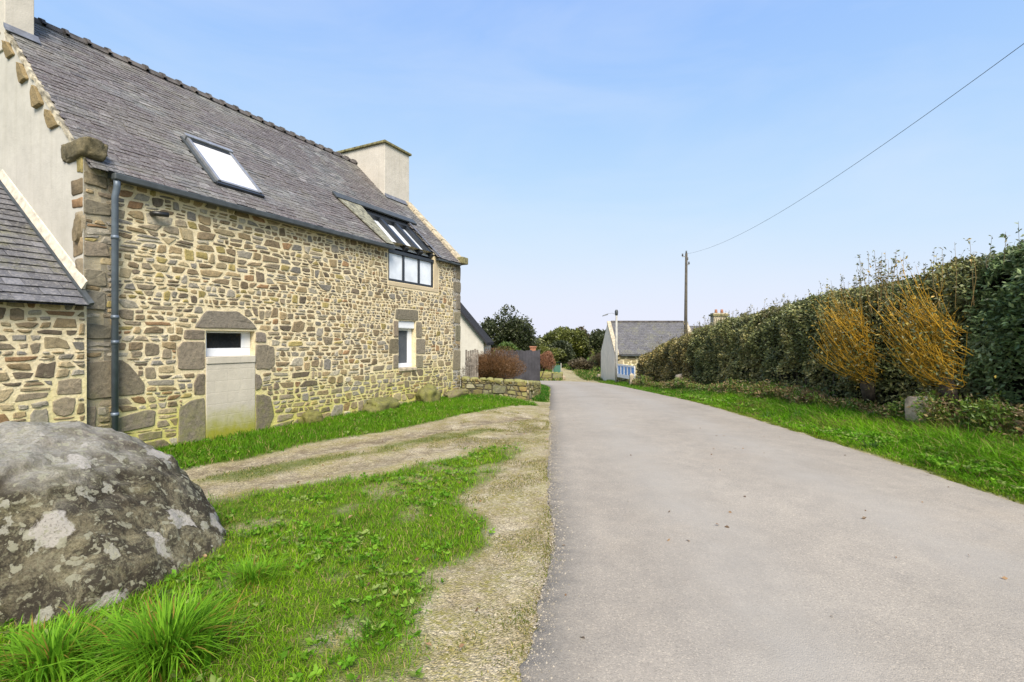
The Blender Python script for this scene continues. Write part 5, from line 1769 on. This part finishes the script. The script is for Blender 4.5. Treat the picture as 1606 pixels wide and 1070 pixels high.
golden(8.62, 11.6, -1.08, 240, 1.15, 2.5, 71, 'large orange-twigged shrub fanning out left of the pale stone block', 22)
golden(8.52, 9.35, -0.95, 200, 1.05, 2.35, 72, 'smaller orange-twigged shrub standing above the pale stone block', 6)

# pale block and other stones of the old bank
b_ = rock_mesh('stone_block', (0.155, 0.20, 0.27), 9.1, M['paleblock'], None, None, 4, 0.07, pw=0.28, loc=(8.12, 9.5, gz(8.12, 9.5) + 0.36), rz=0.35)
tag(b_, 'pale squared stone block showing at the hedge foot', 'stone')
for i, (X, Y, sz, lb) in enumerate(((8.45, 15.2, (0.10, 0.14, 0.09), 'small whitish stone in the undergrowth left of the golden shrubs'), (8.45, 13.9, (0.10, 0.17, 0.09), 'dull grey stone half hidden under the far golden shrub'), (8.4, 7.85, (0.08, 0.12, 0.045), 'flat cream stone low in the hedge near the right edge'), (8.65, 24.6, (0.2, 0.25, 0.26), 'pale upright stone by the hedge below the tall dark pole'))):
    o = rock_mesh('stone', sz, 3.0 + i * 2.2, M['paleblock'], None, None, 3, 0.3, loc=(X, Y, gz(X, Y) + sz[2] + 0.26))
    tag(o, lb, 'stone')

# ------------------------------------------------------------------ far cottage on the right
fc = empty('cottage', (8.2, 38.0, -3.35), 0, 'small slate-roofed cottage with white gable beyond the hedge', 'house')
W_, D_, HE, HR = 6.7, 6.0, 2.40, 4.88
mb = MB()
wl = MB().box(0.0, W_, 0.0, 0.4, -0.6, HE).build('front_wall', M['mortar_far'], fc)
stf = rubble(0.05, W_, 0, HE, 0.22, [], 81, 0.015)
gf = np.random.default_rng(82)
rest = MB()
for Q, ar_ in stf:
    V, F = stone_geo(Q, 0.02, gf, lambda u_, o, z: (u_, -o, z))
    rest.add(V, F, stonecol(gf))
rest.build('stones', M['stone'], wl, kind='stuff', usecol=True, smooth=True)
def gab(x0_, x1_):
    A = [(x0_, 0, -0.6), (x0_, D_, -0.6), (x0_, D_, HE), (x0_, D_ / 2, HR), (x0_, 0, HE)]
    B = [(x1_,) + p[1:] for p in A]
    return MB().add(A + B, [(4, 3, 2, 1, 0), (5, 6, 7, 8, 9)] + [(i, (i + 1) % 5, 5 + (i + 1) % 5, 5 + i) for i in range(5)])
gab(-0.02, 0.38).build('gable_wall', M['white_wall'], fc)
gab(W_ - 0.4, W_ + 0.02).build('gable_wall', M['coping'], fc)
sl_ = (HR - HE) / (D_ / 2)
mb = MB()
def froof(y_): return HE + sl_ * y_
mb.hexa([(0.25, -0.2, froof(-0.2)), (W_ - 0.2, -0.2, froof(-0.2)), (W_ - 0.2, D_ / 2, HR), (0.25, D_ / 2, HR), (0.25, -0.2, froof(-0.2) + 0.09), (W_ - 0.2, -0.2, froof(-0.2) + 0.09), (W_ - 0.2, D_ / 2, HR + 0.09), (0.25, D_ / 2, HR + 0.09)])
mb.hexa([(0.25, D_ / 2, HR), (W_ - 0.2, D_ / 2, HR), (W_ - 0.2, D_ + 0.2, froof(-0.2)), (0.25, D_ + 0.2, froof(-0.2)), (0.25, D_ / 2, HR + 0.09), (W_ - 0.2, D_ / 2, HR + 0.09), (W_ - 0.2, D_ + 0.2, froof(-0.2) + 0.09), (0.25, D_ + 0.2, froof(-0.2) + 0.09)])
fr_ = mb.build('roof', M['farslate'], fc)
rest = MB()
gf = np.random.default_rng(83)
yv = -0.22; row = 0
MS = mat_slate('far_cottage_slate', False)
while yv < D_ / 2 - 0.05:
    xv = 0.25 - (0.15 if row % 2 else 0)
    while xv < W_ - 0.25:
        wd = 0.3
        a, b = max(xv, 0.25), min(xv + wd - 0.01, W_ - 0.2)
        if b > a:
            v = 0.082 * np.exp(gf.normal(0, 0.14))
            l = 0.035
            P = [(a, yv, froof(yv) + 0.09 + l), (b, yv, froof(yv) + 0.09 + l), (b, yv + 0.2, froof(yv + 0.2) + 0.095), (a, yv + 0.2, froof(yv + 0.2) + 0.095), (a, yv, froof(yv) + 0.08), (b, yv, froof(yv) + 0.08)]
            rest.add(P, [(0, 1, 2, 3), (4, 5, 1, 0)], (v, v * 0.98, v * 1.08))
        xv += wd
    yv += 0.17; row += 1
rest.build('slates', MS, fr_, kind='stuff', usecol=True)
for s0_, m_ in ((-0.06, 'coping'), (W_ - 0.22, 'coping')):
    mb = MB()
    mb.hexa([(s0_, -0.2, froof(-0.2)), (s0_ + 0.32, -0.2, froof(-0.2)), (s0_ + 0.32, D_ / 2, HR), (s0_, D_ / 2, HR), (s0_, -0.2, froof(-0.2) + 0.18), (s0_ + 0.32, -0.2, froof(-0.2) + 0.18), (s0_ + 0.32, D_ / 2, HR + 0.18), (s0_, D_ / 2, HR + 0.18)])
    mb.build('verge_coping', M[m_], fc)
MB().tube([(0.3, D_ / 2, HR + 0.13), (W_ - 0.25, D_ / 2, HR + 0.13)], 0.09, 8).build('ridge', M['ridge'], fc)
MB().box(0.42, W_ - 0.42, -0.30, -0.20, HE - 0.24, HE - 0.14).build('gutter', M['gutter'], fc)

# stone cottage hidden by the hedge: only the end of its roof and chimney show
fh = empty('cottage', (17.3, 44.0, -3.4), 0, 'cottage mostly hidden by the hedge with only its stone chimney showing', 'house')
MB().box(0, 9, 0, 6, -0.5, 2.4).build('walls', M['coping'], fh)
MB().add([(-0.2, -0.2, 2.3), (9.2, -0.2, 2.3), (9.2, 6.2, 2.3), (-0.2, 6.2, 2.3), (-0.2, 3, 4.9), (9.2, 3, 4.9)], [(0, 1, 5, 4), (2, 3, 4, 5), (0, 4, 3), (1, 2, 5), (3, 2, 1, 0)]).build('roof', M['farslate'], fh)
ch = MB().box(2.35, 3.75, 2.6, 3.4, 4.2, 6.15).build('chimney', M['coping'], fh, bevel=0.02)
MB().box(2.23, 3.87, 2.48, 3.52, 5.85, 6.02).build('cap_slab', M['moss_slab'], ch)
for xx in (2.75, 3.32):
    V, F = tube_geo([(xx, 3.0, 6.1), (xx, 3.0, 6.5)], [0.15, 0.11], 10)
    mk('chimney_pot', V, F, M['terracotta'], ch, smooth=True)

# low stone wall, blue-boarded white gate and white post in front of the far cottage
lowwall('garden_wall', 7.95, 36.2, 8.9, 31.5, 0.55, 0.55, 0.35, 91, 'low stone wall below the blue and white gate', 40)
lowwall('garden_wall', 9.05, 31.4, 11.0, 31.2, 1.15, 1.2, 0.4, 95, 'taller stone wall end beside the hedge near the far cottage', 40)
ga_, gb_ = Vector((7.95, 36.0)), Vector((8.45, 33.0))
gl = (gb_ - ga_).length
gate = empty('blue_gate', (ga_.x, ga_.y, -2.70), math.atan2(gb_.y - ga_.y, gb_.x - ga_.x), 'white framed gate with five blue boards in front of the far cottage', 'gate')
fm = MB(); fm.box(0, gl, -0.03, 0.03, 0.86, 0.98); fm.box(0, gl, -0.03, 0.03, 0.0, 0.26)
for i in range(6):
    xx = gl * i / 5
    fm.box(xx - 0.05, xx + 0.05, -0.028, 0.028, 0.261, 0.859)
fm.build('frame', M['white'], gate)
for i in range(5):
    MB().box(gl * i / 5 + 0.14, gl * (i + 1) / 5 - 0.12, -0.015, 0.015, 0.262, 0.858).build('board', M['blue'], gate)
MB().box(gl * 0.0, gl * 0.03, 0.04, 0.07, -0.5, 0.9).build('gate_post', M['white'], gate)
MB().box(gl * 0.97, gl * 1.0, 0.04, 0.07, -0.5, 0.9).build('gate_post', M['white'], gate)
X, Y = 8.05, 32.2
p = MB().box(-0.12, 0.12, -0.12, 0.12, -0.2, 0.75); p.add([(-0.12, -0.12, 0.751), (0.12, -0.12, 0.751), (0.12, 0.12, 0.751), (-0.12, 0.12, 0.751), (0, 0, 0.84)], [(0, 1, 4), (1, 2, 4), (2, 3, 4), (3, 0, 4)])
o = p.build('bollard', M['coping'], None); o.location = (X, Y, gz(X, Y)); tag(o, 'short cream post standing below the blue and white gate', 'post')

# ------------------------------------------------------------------ poles, lamp, wire
PX, PY = 11.97, 33.0
pz = gz(PX, PY)
pole = empty('utility_pole', (PX, PY, pz), 0, 'tall dark wooden pole rising behind the hedge', 'utility pole')
V, F = tube_geo([(0, 0, -0.5), (0.02, 0, 4.5), (0.06, 0, 6.05 - pz)], [0.125, 0.11, 0.08], 12)
mk('pole', V, F, M['pole'], pole, smooth=True)
br = MB(); br.box(-0.02, 0.16, -0.03, 0.03, 5.55 - pz, 5.60 - pz); br.box(-0.22, 0.1, -0.03, 0.03, 5.80 - pz, 5.85 - pz); br.box(0.1, 0.26, -0.03, 0.03, 5.25 - pz, 5.3 - pz)
br.build('bracket', M['metal'], pole)
for (xx, zz) in ((0.06, 6.06), (-0.2, 5.86), (0.24, 5.31), (0.14, 5.61)):
    V, F = tube_geo([(xx, 0, zz - pz), (xx, 0, zz + 0.05 - pz), (xx, 0, zz + 0.09 - pz), (xx, 0, zz + 0.16 - pz)], [0.05, 0.065, 0.045, 0.06], 8)
    mk('insulator', V, F, M['gutter'], pole, smooth=True)
def wz(y): return 4.98 - 0.0357 * (y - 8) + 0.00425 * (y - 8) * (y - 15)
def wx(y): return 8.57 + 0.136 * (y - 8)
pts = [(wx(y), y, wz(y)) for y in np.linspace(32.9, -9, 60)]
V, F = tube_geo(pts, 0.0055, 6)
tag(mk('power_line', V, F, M['blackpipe'], None, smooth=True), 'thin dark wire sagging across the sky to the tall pole', 'wire')
V, F = tube_geo([(8.45, 24.9, gz(8.45, 24.9)), (8.45, 24.9, gz(8.45, 24.9) + 1.35)], 0.03, 6)

lx, ly = 7.95, 36.4
lz = gz(lx, ly)
lamp = empty('street_lamp', (lx, ly, lz), 0, 'slender concrete street lamp in front of the white gable', 'street lamp')
V, F = tube_geo([(0, 0, -0.3), (0, 0, 2.5), (0, 0, 2.0 - lz)], [0.12, 0.10, 0.075], 10)
mk('pole', V, F, M['concrete'], lamp, smooth=True)
V, F = tube_geo([(0, 0, 1.95 - lz), (0, 0, 2.05 - lz), (0, 0, 2.25 - lz), (0, 0, 2.38 - lz)], [0.09, 0.12, 0.13, 0.08], 10)
mk('pole_cap', V, F, M['gutter'], lamp, smooth=True)
V, F = tube_geo([(0, 0, 2.0 - lz), (-0.35, -0.1, 2.12 - lz), (-0.72, -0.2, 2.06 - lz)], 0.014, 7)
mk('arm', V, F, M['metal'], lamp, smooth=True)
h = MB(); h.hexa([(-1.12, -0.32, 1.86 - lz), (-0.70, -0.30, 1.97 - lz), (-0.70, -0.10, 1.97 - lz), (-1.12, -0.12, 1.86 - lz), (-1.08, -0.29, 1.94 - lz), (-0.70, -0.27, 2.08 - lz), (-0.70, -0.13, 2.08 - lz), (-1.08, -0.15, 1.94 - lz)])
h.build('lamp_head', M['gutter'], lamp, bevel=0.02)

# ------------------------------------------------------------------ white house behind on the left
wh = empty('white_house', (-9.5, 32.0, -3.0), 0, 'pale rendered house whose gable shows past the stone house corner', 'house')
EV, WD = 3.0, 7.6       # eave height, half width so the right eave meets x = -2
A = [(0, 0, -0.5), (WD, 0, -0.5), (WD, 0, EV), (WD / 2, 0, EV + 4.6), (0, 0, EV)]
B = [(p[0], 11, p[2]) for p in A]
MB().add(A + B, [(0, 1, 2, 3, 4), (9, 8, 7, 6, 5), (0, 5, 6, 1), (1, 6, 7, 2), (4, 9, 5, 0), (2, 7, 8, 3), (3, 8, 9, 4)]).build('walls', M['render'], wh)
k_ = 4.6 / (WD / 2)
def side(sg):
    e0 = WD / 2 + sg * (WD / 2 + 0.25)
    ze = EV - 0.25 * k_
    c_ = WD / 2
    return MB().hexa([(e0, -0.25, ze), (c_, -0.25, EV + 4.6), (c_, 11.2, EV + 4.6), (e0, 11.2, ze), (e0, -0.25, ze + 0.2), (c_, -0.25, EV + 4.8), (c_, 11.2, EV + 4.8), (e0, 11.2, ze + 0.2)])
side(1).build('roof', M['verge_dark'], wh)
side(-1).build('roof', M['verge_dark'], wh)

# ------------------------------------------------------------------ shrubs, fence and trees behind the garden wall
def bush(name, loc, rad, n, size, pal, seed, label, up=0.6, cat='shrub', streak=0.0, trunk=None, holes=0.35, group=None, lumps=9, core=True):
    g = np.random.default_rng(seed)
    e = empty(name, loc, 0, label, cat, group)
    # lumps of foliage through the crown volume
    cs = []
    for i in range(lumps):
        v = g.normal(0, 1, 3); v /= np.linalg.norm(v)
        if v[2] < -0.5: v[2] *= -0.5
        f_ = 0.35 + 0.45 * g.random()
        cs.append((v * f_, 0.34 + 0.26 * g.random()))
    m = n
    k = g.integers(0, lumps, m)
    d = g.normal(0, 1, (m, 3)); d /= np.linalg.norm(d, axis=1)[:, None]
    rr_ = 1 - g.random(m) ** 1.5 * 0.5
    c_ = np.array([c[0] for c in cs])[k]; r_ = np.array([c[1] for c in cs])[k]
    P = c_ + d * (r_ * rr_)[:, None]
    P = P * np.array(rad)
    P[:, 2] += rad[2]
    P = P[P[:, 2] > -0.1]
    d = d[:len(P)]
    m = len(P)
    hole = vnoise(P[:, 0] + seed, P[:, 2] + 3, 2.4 / max(rad), 3)
    P = P[(hole > holes) | (g.random(m) > 0.85)]
    m = len(P)
    out = P - np.array([0, 0, rad[2] * 0.7]); out /= np.linalg.norm(out, axis=1)[:, None] + 1e-9
    out[:, 2] += streak
    t_ = np.clip(vnoise(P[:, 0] * 1.0 + seed, P[:, 2], 4.0 / max(rad), 3) * 0.8 + 0.45 * g.random(m) - 0.1, 0, 1)
    pal = np.array(pal); idx = t_ * (len(pal) - 1.001); i0 = idx.astype(int); fr = (idx - i0)[:, None]
    col = (pal[i0] * (1 - fr) + pal[i0 + 1] * fr) * (0.7 + 0.6 * g.random((m, 1)))
    V, F, K = leaves(P, size * (0.6 + 0.8 * g.random(m)), col, g, out, -0.1 if streak else 0.1, 0.16 if streak else 0.55)
    mktri('crown' if trunk else 'foliage', V, F, M['leaf'], e, K)
    mb = MB()
    if trunk:
        r0 = trunk
        for i, (c, r_) in enumerate(cs):
            tip = (c[0] * rad[0], c[1] * rad[1], c[2] * rad[2] + rad[2])
            b0 = (g.normal(0, r0 * 0.8), g.normal(0, r0 * 0.8), -rad[2] * 0.9 - 0.3 if False else -0.6)
            md = (tip[0] * 0.35 + g.normal(0, 0.1), tip[1] * 0.35, tip[2] * 0.45)
            mb.tube([b0, md, tip], [r0, r0 * 0.6, r0 * 0.15], 6)
        mb.build('trunk', M['bark'], e, smooth=True)
    else:
        for i in range(10):
            a = g.random() * 6.28
            mb.tube([(g.normal(0, 0.1), g.normal(0, 0.1), -0.2), (math.cos(a) * rad[0] * 0.5, math.sin(a) * rad[1] * 0.5, rad[2] * (0.7 + 0.7 * g.random()))], [0.03, 0.012], 5)
        mb.build('stems', M['bark'], e, kind='stuff')
    return e
RED = [(0.08, 0.042, 0.018), (0.13, 0.068, 0.028), (0.18, 0.095, 0.040), (0.24, 0.13, 0.058)]
PINK = [(0.11, 0.055, 0.032), (0.20, 0.095, 0.055), (0.30, 0.15, 0.085), (0.34, 0.19, 0.11)]
DARK = [(0.020, 0.028, 0.012), (0.034, 0.044, 0.017), (0.055, 0.066, 0.024), (0.095, 0.105, 0.036)]
OLIVE = [(0.035, 0.046, 0.014), (0.075, 0.088, 0.020), (0.125, 0.14, 0.028), (0.19, 0.20, 0.04)]
BRN = [(0.04, 0.035, 0.018), (0.075, 0.058, 0.03), (0.11, 0.085, 0.045), (0.16, 0.125, 0.07)]
GRN = [(0.03, 0.055, 0.012), (0.06, 0.10, 0.02), (0.10, 0.16, 0.03), (0.15, 0.20, 0.05)]
bush('red_shrub', (-0.72, 19.0, gz(-0.72, 19) + 0.15), (1.22, 0.8, 0.78), 42000, 0.075, RED, 101, 'rounded russet-brown twiggy shrub behind the low garden wall', streak=0.9, holes=0.0, lumps=30)
bush('pink_shrub', (2.85, 45.5, gz(2.85, 45.5) + 0.45), (1.15, 1.2, 1.0), 9000, 0.22, PINK, 102, 'pinkish-brown bare shrub beyond the dark board fence', streak=0.7, holes=0.2, trunk=0.08)
bush('cypress_tree', (-0.95, 62, gz(-0.95, 62) - 0.1), (3.7, 3.4, 4.1), 24000, 0.33, DARK, 103, 'large dark spreading evergreen tree behind the pale gable house', trunk=0.30, cat='tree', holes=0.43, lumps=26)
bush('pale_shrub', (-0.5, 47, gz(-0.5, 47) + 1.45), (1.5, 1.0, 0.95), 5000, 0.24, GRN, 104, 'pale green rounded shrub in front of the dark evergreen tree', holes=0.1)
bush('broadleaf_tree', (8.8, 80, -3.8), (4.2, 4.0, 3.15), 20000, 0.42, OLIVE, 105, 'olive-green rounded tree at the end of the sandy track', trunk=0.28, cat='tree', holes=0.25, lumps=14)
bush('broadleaf_tree', (12.3, 82, -3.8), (2.6, 3.0, 2.75), 7000, 0.36, BRN, 106, 'thin half-bare brownish tree beside the white gable cottage', trunk=0.2, cat='tree', holes=0.45, lumps=10)
bush('dark_shrub', (6.9, 68, -3.9), (2.4, 2.0, 2.0), 9000, 0.3, DARK, 107, 'dark evergreen bush left of the sandy track end', holes=0.2)
bush('brown_shrub', (10.8, 58, -3.8), (1.7, 1.5, 1.1), 6500, 0.24, BRN, 108, 'brownish heathery bush right of the sandy track', holes=0.1, streak=0.3)
bush('brown_shrub', (8.75, 62, -3.9), (1.5, 1.2, 0.9), 5000, 0.22, BRN, 109, 'low grey-brown bush just left of the heathery bush', holes=0.1)
bush('dark_tree', (14.3, 76, -3.8), (2.4, 2.4, 2.75), 7000, 0.4, DARK, 110, 'dark treetop showing against the left edge of the white gable', trunk=0.2, cat='tree', holes=0.25)
bush('dark_tree', (4.3, 84, -3.8), (2.6, 2.4, 1.95), 7000, 0.4, DARK, 111, 'low dark tree between the big evergreen and the olive tree', trunk=0.2, cat='tree', holes=0.2)
bush('green_shrub', (3.2, 66, -3.8), (3.4, 2.0, 1.5), 9000, 0.3, OLIVE, 112, 'spreading olive shrub behind the pinkish-brown shrub', holes=0.15)
bush('green_shrub', (9.9, 47.8, gz(9.9, 47.8) - 0.1), (1.0, 0.9, 0.42), 3500, 0.16, BRN, 113, 'low brown shrub on the grass beside the white gable', holes=0.05)
# far-off wood closing the view
g = np.random.default_rng(120)
parts = []
n = 60000
x = g.uniform(-170, 170, n); y = 130 + g.random(n) * 20
tp = 2.2 + 4.2 * vnoise(x, y * 0.2, 0.09, 4)
z = -4.2 + tp * (1 - g.random(n) ** 1.6)
pal = np.array(OLIVE + DARK)
col = pal[np.clip((vnoise(x, z, 0.25, 3) * 8).astype(int), 0, 7)] * (0.8 + 0.5 * g.random((n, 1)))
V, F, K = leaves(np.stack([x, y, z], 1), 0.9 + 0.8 * g.random(n), col, g, None, 0, 0.7)
tag(mktri('far_wood', V, F, M['leaf'], None, K, kind='stuff'), 'low distant wood along the horizon', 'wood')

# dark board fence with posts
fx0, fy0, fx1, fy1 = -0.75, 22.4, 1.18, 21.7
fl_ = math.hypot(fx1 - fx0, fy1 - fy0)
fz = gz(0.2, 22)
fence = empty('board_fence', (fx0, fy0, fz), math.atan2(fy1 - fy0, fx1 - fx0), 'dark grey vertical board fence panel at the end of the garden wall', 'fence')
nb = 14
for i in range(nb):
    MB().box(fl_ * i / nb + 0.003, fl_ * (i + 1) / nb - 0.003, -0.012 - 0.004 * (i % 2), 0.012, 0.45, 2.02 + 0.02 * (i % 3 - 1)).build('board', M['darkfence'], fence)
for xx in (0.0, fl_ / 2, fl_ + 0.03):
    MB().box(xx - 0.04, xx + 0.04, 0.02, 0.1, -0.3, 2.05).build('post', M['darkfence'], fence)
MB().box(0, fl_, 0.014, 0.05, 0.9, 0.98).build('rail', M['darkfence'], fence)
# brick pier behind it
o = MB().box(-0.16, 0.16, -0.16, 0.16, -0.4, 1.95).box(-0.2, 0.2, -0.2, 0.2, 1.951, 2.03).build('brick_pier', M['terracotta'], None, bevel=0.01)
o.location = (1.18, 27.0, gz(1.18, 27.0) + 0.42); tag(o, 'small reddish chimney-like pier behind the dark board fence', 'pier')
# weathered palings by the corner of the house
pf = empty('paling_fence', (-1.75, 18.3, gz(-1.75, 18.3)), 0.1, 'grey weathered wooden palings beside the house corner', 'fence')
g = np.random.default_rng(130)
for i in range(6):
    MB().box(i * 0.085 - 0.036, i * 0.085 + 0.036, -0.012, 0.012, -0.2, 1.62 + 0.12 * g.random()).build('paling', M['oldwood'], pf)
MB().box(-0.05, 0.48, 0.014, 0.05, 1.1, 1.18).build('rail', M['oldwood'], pf)
# low hedge bank, netting and posts on the far side of the junction
lowwall('garden_wall', 1.6, 44.2, 4.6, 43.7, 0.75, 0.6, 0.5, 140, 'brownish low bank wall across the junction', 20, 1.4, 0.2)
nf = empty('green_fence', (3.95, 46.0, gz(3.95, 46)), 0.2, 'green netting between two thin posts past the pinkish shrub', 'fence')
MB().box(0, 0.75, -0.01, 0.01, 0.2, 1.25).build('netting', M['green_net'], nf)
for xx in (-0.04, 0.79):
    MB().box(xx - 0.04, xx + 0.04, -0.04, 0.04, -0.2, 1.45).build('post', M['concrete'], nf)
for X, Y, lb in ((4.75, 44.0, 'small whitish stone at the left of the sandy track'), (8.55, 47.0, 'small whitish stone right of the sandy track near the white gable')):
    o = rock_mesh('stone', (0.16, 0.2, 0.22), X, M['paleblock'], None, None, 3, 0.3, loc=(X, Y, gz(X, Y) + 0.15)); tag(o, lb, 'stone')
# pale gravel mouth of the side track at the end of the garden wall
